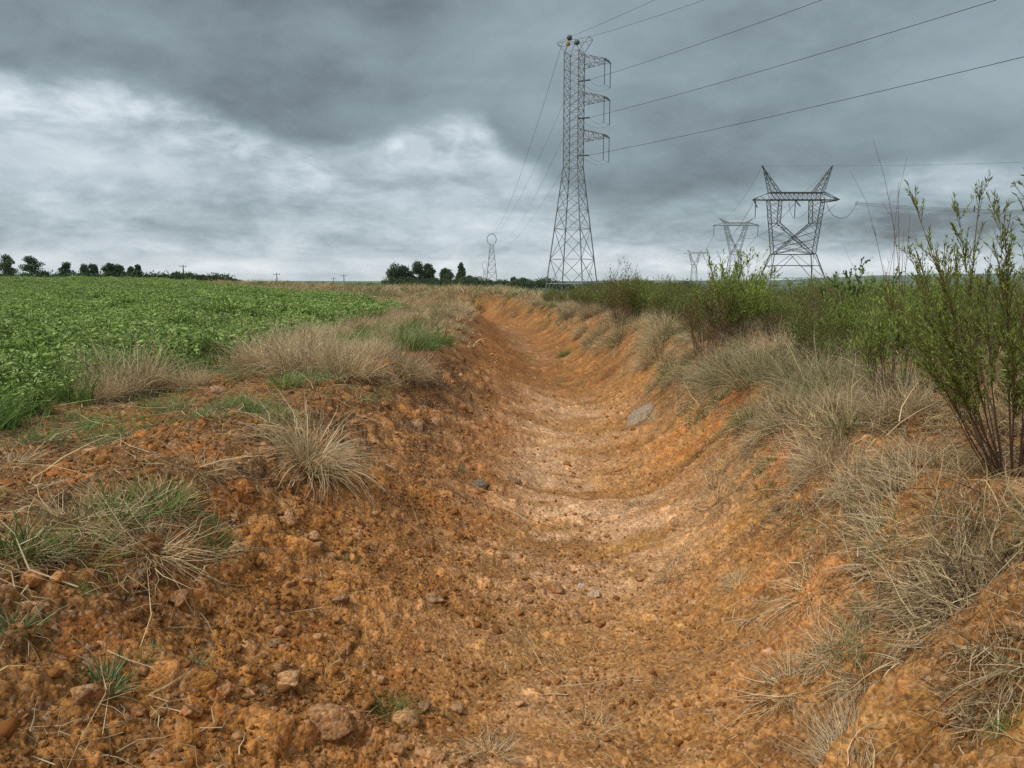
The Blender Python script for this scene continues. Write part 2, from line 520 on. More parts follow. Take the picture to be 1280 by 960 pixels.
def blades(n, rb, L, w, th0, curl, K=4, col=((.3, .22, .12),), colj=.18, rng=RNG, az=None, azs=math.pi, wob=.15, tipcol=None, base=None):
    """grass blades -> V,T,C ; L, w, th0, curl are (lo, hi)"""
    U = lambda a: rng.uniform(a[0], a[1], n)
    Ln, wn, t0, cu = U(L), U(w), U(th0), U(curl)
    phi = rng.uniform(-math.pi, math.pi, n) if az is None else az + rng.normal(0, azs, n)
    rr = rb * np.sqrt(rng.uniform(0, 1, n))
    ba = phi + rng.normal(0, .8, n)
    P = np.zeros((n, K + 1, 3))
    if base is None:
        P[:, 0, 0] = rr * np.cos(ba); P[:, 0, 1] = rr * np.sin(ba)
    else:
        P[:, 0] = base
    P[:, 0, 2] -= .01
    for k in range(K):
        tt = t0 + cu * (k + .5) / K
        ph = phi + rng.normal(0, wob, n)
        P[:, k + 1, 0] = P[:, k, 0] + Ln / K * np.sin(tt) * np.cos(ph)
        P[:, k + 1, 1] = P[:, k, 1] + Ln / K * np.sin(tt) * np.sin(ph)
        P[:, k + 1, 2] = P[:, k, 2] + Ln / K * np.cos(tt)
    sd_ = phi + math.pi / 2 + rng.normal(0, .7, n)
    side = np.stack([np.cos(sd_), np.sin(sd_), rng.normal(0, .3, n)], -1)
    tp = 1 - (np.arange(K + 1) / K) ** 1.6 * .9
    off = side[:, None, :] * (wn[:, None, None] * tp[None, :, None] * .5)
    V = np.stack([P - off, P + off], 2).reshape(-1, 3)
    i = np.arange(n)[:, None] * (K + 1) * 2; k = np.arange(K)[None, :] * 2
    Q = np.stack([i + k, i + k + 1, i + k + 3, i + k + 2], -1).reshape(-1, 4)
    col = np.array(col); ci = rng.integers(0, len(col), n)
    c = col[ci] * (1 + rng.normal(0, colj, (n, 1))).clip(.5, 1.6)
    C = np.repeat(c, (K + 1) * 2, 0)
    if tipcol is not None:
        t = np.tile(np.repeat(np.arange(K + 1) / K, 2), n)[:, None] ** 2
        C = C * (1 - t * .7) + np.array(tipcol)[None] * t * .7
    return V, quads2tris(Q), C.clip(0.005, 1)

def leaves(P, Dr, Ln, Wd, col, colj=.2, rng=RNG, fold=.25):
    """leaf = folded rhombus of 4 triangles at P pointing along Dr"""
    n = len(P); Dr = Dr / (np.linalg.norm(Dr, axis=1, keepdims=True) + 1e-9)
    rv = rng.normal(0, 1, (n, 3)); S = np.cross(Dr, rv); S /= np.linalg.norm(S, axis=1, keepdims=True) + 1e-9
    Nn = np.cross(S, Dr)
    Ln = np.broadcast_to(Ln, (n,))[:, None]; Wd = np.broadcast_to(Wd, (n,))[:, None]
    m = P + Dr * Ln * .5 - Nn * Wd * fold
    V = np.stack([P, P + Dr * Ln * .45 + S * Wd * .5, P + Dr * Ln, P + Dr * Ln * .45 - S * Wd * .5, m], 1).reshape(-1, 3)
    b = np.arange(n)[:, None] * 5
    T = np.stack([b + [0, 1, 4], b + [1, 2, 4], b + [2, 3, 4], b + [3, 0, 4]], 1).reshape(-1, 3)
    col = np.array(col); ci = rng.integers(0, len(col), n)
    C = np.repeat(col[ci] * (1 + rng.normal(0, colj, (n, 1))).clip(.4, 1.7), 5, 0)
    return V, T, C.clip(.004, 1)

# ------------------------------------------------------------------ materials
def new_mat(name):
    m = bpy.data.materials.new(name); m.use_nodes = True
    m.node_tree.nodes.clear()
    return m, NB(m.node_tree)

def leaf_mat(name, trans=.3, rough=.55, var=.25, spec=.25):
    m, N = new_mat(name); nt = m.node_tree
    at_ = nn(nt, 'ShaderNodeAttribute', attribute_name='Col')
    oi = nn(nt, 'ShaderNodeObjectInfo'); geo = nn(nt, 'ShaderNodeNewGeometry')
    big = N.noise(geo.outputs['Position'], .9, 3)
    f = N.math('ADD', N.math('MULTIPLY', oi.outputs['Random'], var), N.math('MULTIPLY', big, var * 1.4))
    f = N.math('ADD', f, 1 - var * 1.2)
    c = N.vmath('MULTIPLY', at_.outputs['Color'], N.comb(f, f, N.math('POWER', f, .8)))
    p = nn(nt, 'ShaderNodeBsdfPrincipled')
    N.link(c, p.inputs['Base Color']); setin(p, 'Roughness', rough); setin(p, 'Specular IOR Level', spec)
    t = nn(nt, 'ShaderNodeBsdfTranslucent'); N.link(c, t.inputs['Color'])
    ms = nn(nt, 'ShaderNodeMixShader'); setin(ms, 'Fac', trans)
    N.link(p.outputs[0], ms.inputs[1]); N.link(t.outputs[0], ms.inputs[2])
    o = nn(nt, 'ShaderNodeOutputMaterial'); N.link(ms.outputs[0], o.inputs['Surface'])
    return m

def attr_mat(name, rough=.85, bump=.3, bscale=60, metal=0.0, var=.3):
    m, N = new_mat(name); nt = m.node_tree
    at_ = nn(nt, 'ShaderNodeAttribute', attribute_name='Col')
    geo = nn(nt, 'ShaderNodeNewGeometry')
    tcn = nn(nt, 'ShaderNodeTexCoord')
    n1 = N.noise(tcn.outputs['Object'], bscale, 5, .6)
    n2 = N.noise(tcn.outputs['Object'], bscale * .17, 4, .6)
    f = N.math('ADD', N.math('MULTIPLY', N.math('ADD', n1, n2), var), 1 - var)
    c = N.vmath('MULTIPLY', at_.outputs['Color'], N.comb(f, f, f))
    p = nn(nt, 'ShaderNodeBsdfPrincipled')
    N.link(c, p.inputs['Base Color']); setin(p, 'Roughness', rough); setin(p, 'Metallic', metal); setin(p, 'Specular IOR Level', .2)
    if bump:
        b = nn(nt, 'ShaderNodeBump'); setin(b, 'Strength', bump); setin(b, 'Distance', .02)
        N.link(n1, b.inputs['Height']); N.link(b.outputs[0], p.inputs['Normal'])
    o = nn(nt, 'ShaderNodeOutputMaterial'); N.link(p.outputs[0], o.inputs['Surface'])
    return m

def soil_mat():
    m, N = new_mat('soil'); nt = m.node_tree
    at_ = nn(nt, 'ShaderNodeAttribute', attribute_name='Col')
    geo = nn(nt, 'ShaderNodeNewGeometry'); pos = geo.outputs['Position']
    n0 = N.noise(pos, 9, 6, .65); n1 = N.noise(pos, 42, 6, .7); n2 = N.noise(pos, 190, 4, .7)
    vo = nn(nt, 'ShaderNodeTexVoronoi', feature='F1'); N.link(pos, vo.inputs['Vector']); setin(vo, 'Scale', 75)
    vs = nn(nt, 'ShaderNodeSeparateColor'); N.link(vo.outputs['Color'], vs.inputs[0])
    f = N.math('ADD', N.math('MULTIPLY', n0, .45), N.math('MULTIPLY', n1, .75))
    f = N.math('ADD', f, N.math('MULTIPLY', n2, .35))
    f = N.math('ADD', f, N.math('MULTIPLY', vs.outputs[0], .30))
    f = N.math('SUBTRACT', N.math('MULTIPLY', f, 2.05), .87)
    f = N.math('MAXIMUM', f, .22)
    c = N.vmath('MULTIPLY', at_.outputs['Color'], N.comb(f, N.math('POWER', f, 1.08), N.math('POWER', f, 1.15)))
    # sparse pale mineral grains and dark crumbs
    pg = N.sstep(vs.outputs[1], .90, .95)
    c = N.mix(N.math('MULTIPLY', pg, .45), c, (.60, .42, .28))
    dg = N.sstep(vs.outputs[2], .90, .96)
    c = N.mix(N.math('MULTIPLY', dg, .5), c, (.09, .05, .03))
    p = nn(nt, 'ShaderNodeBsdfPrincipled'); N.link(c, p.inputs['Base Color']); setin(p, 'Roughness', .95); setin(p, 'Specular IOR Level', .12)
    hh = N.math('ADD', N.math('MULTIPLY', n1, .8), N.math('MULTIPLY', n2, .35))
    hh = N.math('SUBTRACT', hh, N.math('MULTIPLY', vo.outputs['Distance'], .5))
    b = nn(nt, 'ShaderNodeBump'); setin(b, 'Strength', .9); setin(b, 'Distance', .012)
    N.link(hh, b.inputs['Height']); N.link(b.outputs[0], p.inputs['Normal'])
    o = nn(nt, 'ShaderNodeOutputMaterial'); N.link(p.outputs[0], o.inputs['Surface'])
    return m

M_SOIL = soil_mat()
M_GRASS = leaf_mat('grass_blade', .30, .6, .22)
M_DRY = leaf_mat('dry_grass', .25, .75, .22, .1)
M_CROP = leaf_mat('crop_leaf', .30, .45, .30, .35)
M_SHRUB = leaf_mat('shrub_leaf', .35, .5, .25, .25)
M_TREE = leaf_mat('tree_leaf', .2, .6, .25, .15)
M_STEM = attr_mat('stem_bark', .85, .3, 90)
M_CLOD = attr_mat('clod_soil', .95, .8, 28, 0, .55)
M_STEEL = attr_mat('galvanised_steel', .5, 0, 3, .6, .12)
M_GLASS = attr_mat('insulator', .35, 0, 3, .0, .1)
M_PAINT = attr_mat('painted_ball', .5, 0, 3, .0, .1)
M_WOOD = attr_mat('pole_concrete', .8, 0, 3, 0, .2)

# ------------------------------------------------------------------ ground sheet (one polar sheet reaching the horizon)
def build_ground():
    fine = np.linspace(R(-43), R(43), 700)
    coarse = np.linspace(R(43), R(317), 92)[1:-1]
    th = np.concatenate([fine, coarse])
    rr = [.02, .3, .6, .85]
    r = 1.05
    while r < 3300:
        rr.append(r)
        if r < 4: g = .0048
        elif r < 10: g = .0048 + (r - 4) / 6 * .0050
        elif r < 60: g = .0098 + (r - 10) / 50 * .012
        else: g = .035
        r *= 1 + g
    rr = np.array(rr)
    TH, RR = np.meshgrid(th, rr)
    x = (RR * np.sin(TH)).ravel(); y = (RR * np.cos(TH)).ravel()
    z = hm(x, y)
    near = RR.ravel() < 420
    dz = np.zeros_like(z); C = np.zeros((len(z), 3))
    a, b, _ = detail(x[near], y[near])
    dz[near] = a; C[near] = b
    r_ = RR.ravel()
    azr = np.arctan2(x, y)
    g1 = fbm(x * .01, y * .01, 91, 4)[:, None]
    fz = np.array([[.060, .095, .034]]) * (1 + .5 * g1) + np.array([[.05, .03, .0]]) * sst(g1, .05, .3)
    k = sst(r_, 45, 75)[:, None]
    s = x - axis(y)
    keep = (np.exp(-(s / 3.2) ** 2) * (r_ < 110))[:, None]
    C = C * (1 - k * (1 - keep)) + fz * k * (1 - keep)
    e_ = .02
    gx = np.zeros_like(z); gy = np.zeros_like(z)
    gx[near] = (hm(x[near] + e_, y[near]) - z[near]) / e_; gy[near] = (hm(x[near], y[near] + e_) - z[near]) / e_
    nl = 1 / np.sqrt(1 + gx * gx + gy * gy)
    V = np.stack([x - gx * nl * dz, y - gy * nl * dz, z + nl * dz], -1)
    n, m = len(rr), len(th)
    i = np.arange(n - 1)[:, None] * m; j = np.arange(m)[None, :]; j2 = (j + 1) % m
    Q = np.stack([i + j, i + m + j, i + m + j2, i + j2], -1).reshape(-1, 4)
    Q = Q[:, ::-1]
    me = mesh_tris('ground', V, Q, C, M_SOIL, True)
    o = obj('ground', me)
    tag(o, kind='structure')
    return o
build_ground()

# ------------------------------------------------------------------ distant hills across the valley
def build_hills():
    th = np.linspace(R(-60), R(70), 260)
    rr = np.concatenate([np.linspace(2900, 5200, 14), np.linspace(5400, 9500, 26)])
    TH, RR = np.meshgrid(th, rr)
    x = (RR * np.sin(TH)).ravel(); y = (RR * np.cos(TH)).ravel(); r = RR.ravel(); a = TH.ravel()
    rise = np.interp(r, [2900, 4200, 5400, 6800, 8200, 9500], [-110, -75, 0, 22, 78, 60])
    z = rise + fbm(x * .0007, y * .0007, 95, 4) * 60 * sst(r, 3600, 6000)
    lim = 3.0 + sst(a, .33, .5) * 62 + sst(a, .0, .2) * 8
    z = np.minimum(z, lim + 10 * fbm(x * .001, y * .001, 96, 3))
    g = fbm(x * .003, y * .003, 97, 5)[:, None]
    g2 = fbm(x * .012, y * .012, 98, 3)[:, None]
    C = np.array([[.045, .085, .030]]) * (1 + .8 * g)
    C = C + np.array([[.10, .085, .04]]) * sst(g, .08, .25) + np.array([[.10, .05, .03]]) * sst(g2, .3, .5)
    m = len(th); n = len(rr)
    i = np.arange(n - 1)[:, None] * m; j = np.arange(m - 1)[None, :]
    Q = np.stack([i + j, i + j + 1, i + m + j + 1, i + m + j], -1).reshape(-1, 4)
    me = mesh_tris('hills', np.stack([x, y, z], -1), Q, C.clip(.01, 1), M_SOIL, True)
    tag(obj('hills', me), kind='structure')
    return rise
build_hills()

# ------------------------------------------------------------------ scatter of uncountable things (geometry nodes on one object)
def scatter(name, variants, pts, scl, mat, label=None, tilt=None, normal=False, yaw=None, cat=None):
    """one object: the variants and the points live in its own mesh, geometry nodes pick and place"""
    nv = len(variants)
    Vs = []; Ts = []; Cs = []; vid = []; n = 0
    for k, (V, T, C) in enumerate(variants):
        Vs.append(V); Ts.append(T + n); Cs.append(C); vid.append(np.full(len(V), k + 1)); n += len(V)
    pts = np.asarray(pts, float); N_ = len(pts)
    Vs.append(pts); Cs.append(np.zeros((N_, 3))); vid.append(np.zeros(N_))
    V = np.concatenate(Vs); me = mesh_tris(name, V, np.concatenate(Ts), np.concatenate(Cs), mat)
    M = n
    rng = np.random.default_rng(len(name) * 97 + N_)
    yaw = rng.uniform(-math.pi, math.pi, N_) if yaw is None else yaw
    rot = np.zeros((len(V), 3), np.float32)
    if normal:
        e_ = .06
        x, y = pts[:, 0], pts[:, 1]
        h0 = hm(x, y); gx = (hm(x + e_, y) - h0) / e_; gy = (hm(x, y + e_) - h0) / e_
        for i in range(N_):
            q = Vector((-gx[i], -gy[i], 1)).to_track_quat('Z', 'Y').to_matrix() @ Matrix.Rotation(yaw[i], 3, 'Z')
            rot[M + i] = q.to_euler()
    else:
        rot[M:, 2] = yaw
        tl = .12 if tilt is None else tilt
        rot[M:, 0] = rng.normal(0, tl, N_); rot[M:, 1] = rng.normal(0, tl, N_)
    def attr(nm, typ, data, key):
        a = me.attributes.new(nm, typ, 'POINT'); a.data.foreach_set(key, np.ascontiguousarray(data).ravel())
    attr('vid', 'FLOAT', np.concatenate(vid).astype(np.float32), 'value')
    attr('rot', 'FLOAT_VECTOR', rot, 'vector')
    sc_ = np.zeros((len(V), 3), np.float32); sc = np.asarray(scl, float)
    sc_[M:] = sc if sc.ndim == 2 else sc[:, None]
    attr('scl', 'FLOAT_VECTOR', sc_, 'vector')
    pk = np.zeros(len(V), np.int32); pk[M:] = rng.integers(0, nv, N_)
    attr('pick', 'INT', pk, 'value')
    ng = bpy.data.node_groups.new(name + '_nodes', 'GeometryNodeTree')
    ng.interface.new_socket('Geometry', in_out='INPUT', socket_type='NodeSocketGeometry')
    ng.interface.new_socket('Geometry', in_out='OUTPUT', socket_type='NodeSocketGeometry')
    gi = ng.nodes.new('NodeGroupInput'); go = ng.nodes.new('NodeGroupOutput')
    L = ng.links.new
    def named(nm, typ):
        a = ng.nodes.new('GeometryNodeInputNamedAttribute'); a.data_type = typ; a.inputs['Name'].default_value = nm
        return a.outputs['Attribute']
    vidn = named('vid', 'FLOAT')
    def sep(k):
        c = ng.nodes.new('FunctionNodeCompare'); c.data_type = 'FLOAT'; c.operation = 'EQUAL'
        L(vidn, c.inputs[0]); c.inputs[1].default_value = float(k); c.inputs['Epsilon'].default_value = .2
        s_ = ng.nodes.new('GeometryNodeSeparateGeometry'); s_.domain = 'POINT'
        L(gi.outputs[0], s_.inputs['Geometry']); L(c.outputs[0], s_.inputs['Selection'])
        return s_.outputs['Selection']
    jn = ng.nodes.new('GeometryNodeJoinGeometry')
    for k in range(nv):
        g2 = ng.nodes.new('GeometryNodeGeometryToInstance'); L(sep(k + 1), g2.inputs[0]); L(g2.outputs[0], jn.inputs[0])
    ip = ng.nodes.new('GeometryNodeInstanceOnPoints')
    L(sep(0), ip.inputs['Points']); L(jn.outputs[0], ip.inputs['Instance'])
    ip.inputs['Pick Instance'].default_value = True
    L(named('pick', 'INT'), ip.inputs['Instance Index'])
    er = ng.nodes.new('FunctionNodeEulerToRotation'); L(named('rot', 'FLOAT_VECTOR'), er.inputs[0]); L(er.outputs[0], ip.inputs['Rotation'])
    L(named('scl', 'FLOAT_VECTOR'), ip.inputs['Scale'])
    L(ip.outputs[0], go.inputs[0])
    o = obj(name, me)
    md = o.modifiers.new('scatter', 'NODES'); md.node_group = ng
    tag(o, label, cat, kind='stuff')
    return o

def polar_pts(a0, a1, r0, r1, dens, rng, seed=0):
    """random points in the wedge (angles in rad from +Y), dens(r) per square metre"""
    out_ = []
    edges = np.geomspace(r0, r1, 14)
    for lo, hi in zip(edges[:-1], edges[1:]):
        area = .5 * (hi * hi - lo * lo) * (a1 - a0)
        n = rng.poisson(area * dens((lo + hi) / 2))
        r = np.sqrt(rng.uniform(lo * lo, hi * hi, n)); a = rng.uniform(a0, a1, n)
        out_.append(np.stack([r * np.sin(a), r * np.cos(a)], -1))
    return np.concatenate(out_)

DRY = ((.70, .53, .29), (.58, .43, .225), (.80, .65, .39), (.40, .265, .135))
DRYGREY = ((.48, .365, .205), (.35, .255, .14), (.62, .48, .28), (.19, .13, .075))
GREEN = ((.12, .22, .04), (.17, .29, .06), (.09, .16, .035), (.24, .33, .09))
DULLGREEN = ((.16, .20, .065), (.23, .26, .10), (.12, .155, .05), (.34, .31, .15))
BLUEGREEN = ((.14, .22, .085), (.20, .29, .12), (.24, .32, .15))

# ---- crop: leafy clumps
def crop_clump(rng, kind):
    A = Acc()
    n = 16
    for i in range(n):
        a = rng.uniform(0, 6.28); r0 = .15 * math.sqrt(rng.uniform())
        h = rng.uniform(.20, .40); lean = rng.uniform(.05, .5)
        b = np.array([r0 * math.cos(a), r0 * math.sin(a), 0]); tdir = np.array([math.cos(a) * lean, math.sin(a) * lean, 1.0])
        K = 5
        pp = np.array([b + tdir * h * t for t in np.linspace(0, 1, K)])
        V, T = tubes(pp[None], np.full((1, K), .003), 3)
        A.add(V, T, (.08, .15, .04))
        m = 20 if kind < 3 else 12
        t = rng.uniform(.35, 1.02, m)[:, None]
        P = b + tdir * h * t
        dr = rng.normal(0, 1, (m, 3)); dr[:, 2] = rng.uniform(-.25, .8, m)
        L_ = rng.uniform(.030, .060, m) if kind < 3 else rng.uniform(.07, .12, m)
        V, T, C = leaves(P + dr * .012, dr, L_, L_ * (.48 if kind < 3 else .32),
                         ((.28, .41, .085), (.37, .50, .12), (.145, .235, .050), (.48, .58, .20)), .2, rng)
        A.add(V, T, C)
    if kind == 3:
        V, T, C = blades(34, .16, (.26, .50), (.005, .010), (.05, .6), (.2, 1.0), 4, GREEN + GREEN + DRY[:2], rng=rng)
        A.add(V, T, C)
    return A.get()
r_ = np.random.default_rng(5)
crops = [crop_clump(r_, k) for k in (0, 1, 2, 3)]
pts = polar_pts(R(-58), R(2), 3.0, 112, lambda r: 26 if r < 9 else (17 if r < 16 else (9 if r < 28 else (4.5 if r < 50 else 2.2))), r_)
fe = field_edge(pts[:, 1]) + .45 * fbm(pts[:, 0] * .5, pts[:, 1] * .5, 33, 3) + .15
# the crop stops at a corner ahead, where the dry strip swings across
corner = (pts[:, 1] > 28) & (pts[:, 1] < 120)
fe = fe - corner * (1.2 + (pts[:, 1] - 28) * .05)
keep = pts[:, 0] < fe - .12
pts = pts[keep]
r0 = np.hypot(pts[:, 0], pts[:, 1])
hv = .82 + .75 * fbm(pts[:, 0] * .35, pts[:, 1] * .35, 34, 3)
sc = np.stack([np.interp(r0, [3, 12, 30, 110], [.85, 1.0, 1.5, 2.2])] * 2 + [np.interp(r0, [3, 110], [.95, 1.15]) * hv], -1) * r_.uniform(.8, 1.25, (len(pts), 1))
P3 = np.column_stack([pts, hm(pts[:, 0], pts[:, 1]) - .02])
scatter('crop_plants', crops, P3, sc, M_CROP, 'leafy green field crop covering the level ground left of the ditch')

# ---- grass variants for covers
def tuftdata(rng, n, rb, L, w, th, cu, col, K=4, tip=None, **kw):
    return blades(n, rb, L, w, th, cu, K, col, rng=rng, tipcol=tip, **kw)
rg = np.random.default_rng(21)
lushv = [tuftdata(rg, 70, .10, (.14, .34), (.005, .011), (.05, .55), (.2, 1.1), GREEN) for _ in range(3)]
# lush light-green grass in the near left corner of the crop
pts = polar_pts(R(-50), R(-22), 3.2, 11, lambda r: 26, rg)
fe = field_edge(pts[:, 1]); dx = fe - pts[:, 0]
keep = (dx > -.35) & (dx < 1.6 + 1.2 * fbm(pts[:, 0], pts[:, 1], 35, 2)) & (rg.uniform(0, 1, len(pts)) < np.interp(pts[:, 1], [4, 7, 10], [1, .7, .25]))
pts = pts[keep]
P3 = np.column_stack([pts, hm(pts[:, 0], pts[:, 1]) - .01])
scatter('edge_grass', lushv, P3, rg.uniform(.8, 1.4, len(pts)), M_GRASS, 'bright green grass along the near edge of the crop')

# ---- litter of dry stalks on the soil
def litter(rng, n, spread, L, w, col):
    th = rng.uniform(-math.pi, math.pi, n)
    base = np.stack([rng.normal(0, spread, n), rng.normal(0, spread, n), rng.uniform(.004, .03, n)], -1)
    return blades(n, .1, L, w, (1.35, 1.6), (-.15, .25), 3, col, rng=rng, base=base, wob=.35)
lit = [litter(rg, 14, .09, (.05, .22), (.0022, .0048), DRY + DRYGREY) for _ in range(4)] + [litter(rg, 9, .10, (.15, .42), (.0030, .0062), DRY) for _ in range(2)]
pts = polar_pts(R(-45), R(48), 1.1, 26, lambda r: np.interp(r, [1, 3, 8, 26], [60, 46, 18, 3]), rg)
s = pts[:, 0] - axis(pts[:, 1])
den = .06 + .75 * sst(-s, 1.5, 2.4) + .95 * sst(s, .70, 1.3) + .12 * sst(-s, .6, 1.5)
den = den * np.clip(.55 + 1.3 * fbm(pts[:, 0] * 1.1, pts[:, 1] * 1.1, 36, 3), .1, 1.4)
keep = (rg.uniform(0, 1, len(pts)) < den) & (pts[:, 0] > field_edge(pts[:, 1]) - .2)
pts = pts[keep]
P3 = np.column_stack([pts, ground_z(pts[:, 0], pts[:, 1]) + .004])
scatter('straw_litter', lit, P3, rg.uniform(.6, 1.5, len(pts)), M_DRY, 'dry straw and stalks strewn over the bare soil', normal=True)

# ---- crumbs and pebbles of soil
def rock(rng, sub=1, rough=.28, flat=.7, elong=1.3, ang=0.0):
    import bmesh
    bm = bmesh.new(); bmesh.ops.create_icosphere(bm, subdivisions=sub, radius=1)
    V = np.array([v.co[:] for v in bm.verts]); T = np.array([[v.index for v in f.verts] for f in bm.faces]); bm.free()
    o = rng.uniform(0, 50, 2)
    nz = fbm(V[:, 0] * .9 + o[0] + V[:, 2] * .7, V[:, 1] * .9 + o[1] - V[:, 2] * .8, 3, 3)
    V = V * (1 + rough * 1.6 * nz[:, None]) * np.array([elong, 1, flat])
    for _ in range(int(ang)):                      # chop flat facets
        nrm = rng.normal(0, 1, 3); nrm /= np.linalg.norm(nrm); dd_ = V @ nrm; lim = rng.uniform(.42, .7)
        V = V - np.maximum(dd_ - lim, 0)[:, None] * nrm
    return V, T
def rockc(rng, col, **kw):
    V, T = rock(rng, **kw)
    return V * 1.0, T, np.repeat(np.array(col)[None], len(V), 0) * (1 + rng.normal(0, .05, (len(V), 1)))
SOILC = [(.58, .24, .065), (.68, .33, .105), (.40, .18, .050), (.70, .38, .155), (.52, .21, .055), (.62, .27, .075), (.45, .20, .065)]
peb = [rockc(rg, c, sub=1, rough=.6, ang=6) for c in SOILC + SOILC]
pts = polar_pts(R(-44), R(46), 1.1, 15, lambda r: np.interp(r, [1, 3, 6, 15], [3600, 2400, 900, 90]), rg)
s = pts[:, 0] - axis(pts[:, 1])
pn = fbm(pts[:, 0] * 1.3, pts[:, 1] * 1.3, 37, 4)
den = np.clip(.28 + 1.1 * pn, .03, 1) * (1 - .8 * sst(s, .45, 1.0)) * (1 - .45 * sst(pts[:, 1], 4, 6)) + .2 * sst(-s, .5, 1.2)
keep = (rg.uniform(0, 1, len(pts)) < den) & (pts[:, 0] > field_edge(pts[:, 1]))
pts = pts[keep]
P3 = np.column_stack([pts, ground_z(pts[:, 0], pts[:, 1]) + .003])
psz = np.exp(rg.normal(math.log(.0056), .62, len(pts))).clip(.0026, .034) * np.interp(np.hypot(pts[:, 0], pts[:, 1]), [2, 12], [1, 1.7])
scatter('soil_crumbs', peb, P3, psz, M_CLOD, 'loose crumbs and pebbles of orange soil over the ditch', tilt=.6)

# ---- low grass and litter on the right bank, green runners on the left bank
def lowgrass(rng, n, L, col, th=(.5, 1.4), cu=(.2, 1.3)):
    return tuftdata(rng, n, .09, L, (.0028, .006), th, cu, col)
greyv = [lowgrass(rg, 55, (.10, .32), DRYGREY) for _ in range(3)] + [lowgrass(rg, 50, (.12, .34), DRY), lowgrass(rg, 50, (.10, .26), DULLGREEN)]
pts = polar_pts(R(-12), R(56), 1.2, 46, lambda r: np.interp(r, [1, 4, 10, 20, 46], [34, 34, 22, 9, 3.2]), rg)
s = pts[:, 0] - axis(pts[:, 1])
lip = np.interp(pts[:, 1], [1.5, 4, 8, 18], [1.28, 1.15, 1.12, 1.3]) + .32 * fbm(pts[:, 0] * .3, pts[:, 1] * .9, 38, 3)
bare = fbm(pts[:, 0] * .75, pts[:, 1] * .75, 39, 3)
prob = sst(s, lip - .25, lip + .15) * np.where((bare > .10) & (s > lip + .25) & (s < 5), .12, 1.0)
keep = rg.uniform(0, 1, len(pts)) < prob
pts = pts[keep]
P3 = np.column_stack([pts, hm(pts[:, 0], pts[:, 1]) + .005])
scatter('dead_grass_cover', greyv, P3, rg.uniform(.7, 1.3, len(pts)) * np.interp(np.hypot(pts[:, 0], pts[:, 1]), [2, 10, 46], [.8, 1.1, 1.7]), M_DRY,
        'matted grey-brown dead grass on the right bank of the ditch', normal=True)
grv = [lowgrass(rg, 34, (.07, .24), BLUEGREEN + GREEN[:2], (.2, 1.2)) for _ in range(3)] + [lowgrass(rg, 34, (.06, .2), GREEN, (.3, 1.3))]
pts = polar_pts(R(-45), R(50), 1.3, 30, lambda r: np.interp(r, [1, 4, 10, 30], [34, 34, 16, 3]), rg)
s = pts[:, 0] - axis(pts[:, 1])
gpn = fbm(pts[:, 0] * .55 + 4, pts[:, 1] * .9, 40, 3)
gl = sst(-s, 1.8, 2.4) * sst(gpn, -.06, .18) * .95 * (pts[:, 0] > field_edge(pts[:, 1]) - .1)
grr = sst(s, 1.25, 1.7) * sst(gpn, .02, .20) * .9
gf = np.exp(-((s - .25) / .7) ** 2) * sst(pts[:, 1], 10, 12) * sst(gpn, .10, .25) * .5
keep = rg.uniform(0, 1, len(pts)) < np.maximum.reduce([gl, grr, gf])
pts = pts[keep]
P3 = np.column_stack([pts, ground_z(pts[:, 0], pts[:, 1])])
scatter('green_weed_cover', grv, P3, rg.uniform(.6, 1.25, len(pts)), M_GRASS, 'low green grass creeping over both banks of the ditch', normal=True)

# ---- pale dry grass strip between crop and ditch, further off
stv = [tuftdata(rg, 60, .16, (.10, .27), (.005, .010), (.2, 1.2), (.2, 1.5), DRY + ((.36, .25, .17),)) for _ in range(3)] + \
      [tuftdata(rg, 50, .16, (.10, .24), (.005, .010), (.1, 1.1), (.2, 1.3), DULLGREEN + GREEN[:2])]
pts = polar_pts(R(-34), R(4), 10.5, 112, lambda r: np.interp(r, [10, 20, 40, 112], [18, 11, 5, 1.5]), rg)
s = pts[:, 0] - axis(pts[:, 1]); fe = field_edge(pts[:, 1]) - (pts[:, 1] > 28) * (1.2 + (pts[:, 1] - 28) * .05)
gap = fbm(pts[:, 0] * .8, pts[:, 1] * .5, 43, 3)
pr = sst(-s, 1.55, 2.0) * (pts[:, 0] > fe - .3) * np.interp(pts[:, 1], [10, 15, 40], [.25, .7, 1]) * np.where(gap > np.interp(pts[:, 1], [10, 25], [-.02, .12]), .12, 1)
keep = rg.uniform(0, 1, len(pts)) < pr
pts = pts[keep]
P3 = np.column_stack([pts, hm(pts[:, 0], pts[:, 1])])
scatter('dry_grass_strip', stv, P3, rg.uniform(.75, 1.3, len(pts)) * np.interp(pts[:, 1], [10, 100], [.95, 2.0]), M_DRY, 'pale dry grass strip between the crop and the ditch')

pts = polar_pts(R(-22), R(16), 38, 130, lambda r: np.interp(r, [38, 60, 130], [2.6, 1.8, .7]), rg)
s = pts[:, 0] - axis(pts[:, 1])
keep = (rg.uniform(0, 1, len(pts)) < sst(pts[:, 1] + np.where(s > 0, 4, 0) + 5 * sst(s, 1.2, 2.2), 44, 50)) & (pts[:, 0] > field_edge(pts[:, 1]) + .5)
pts = pts[keep]
P3 = np.column_stack([pts, hm(pts[:, 0], pts[:, 1])])
scatter('rough_grass', stv + grv[:2], P3, rg.uniform(2.0, 3.6, len(pts)), M_DRY, 'rough tan and green grass where the ditch bends out of sight')

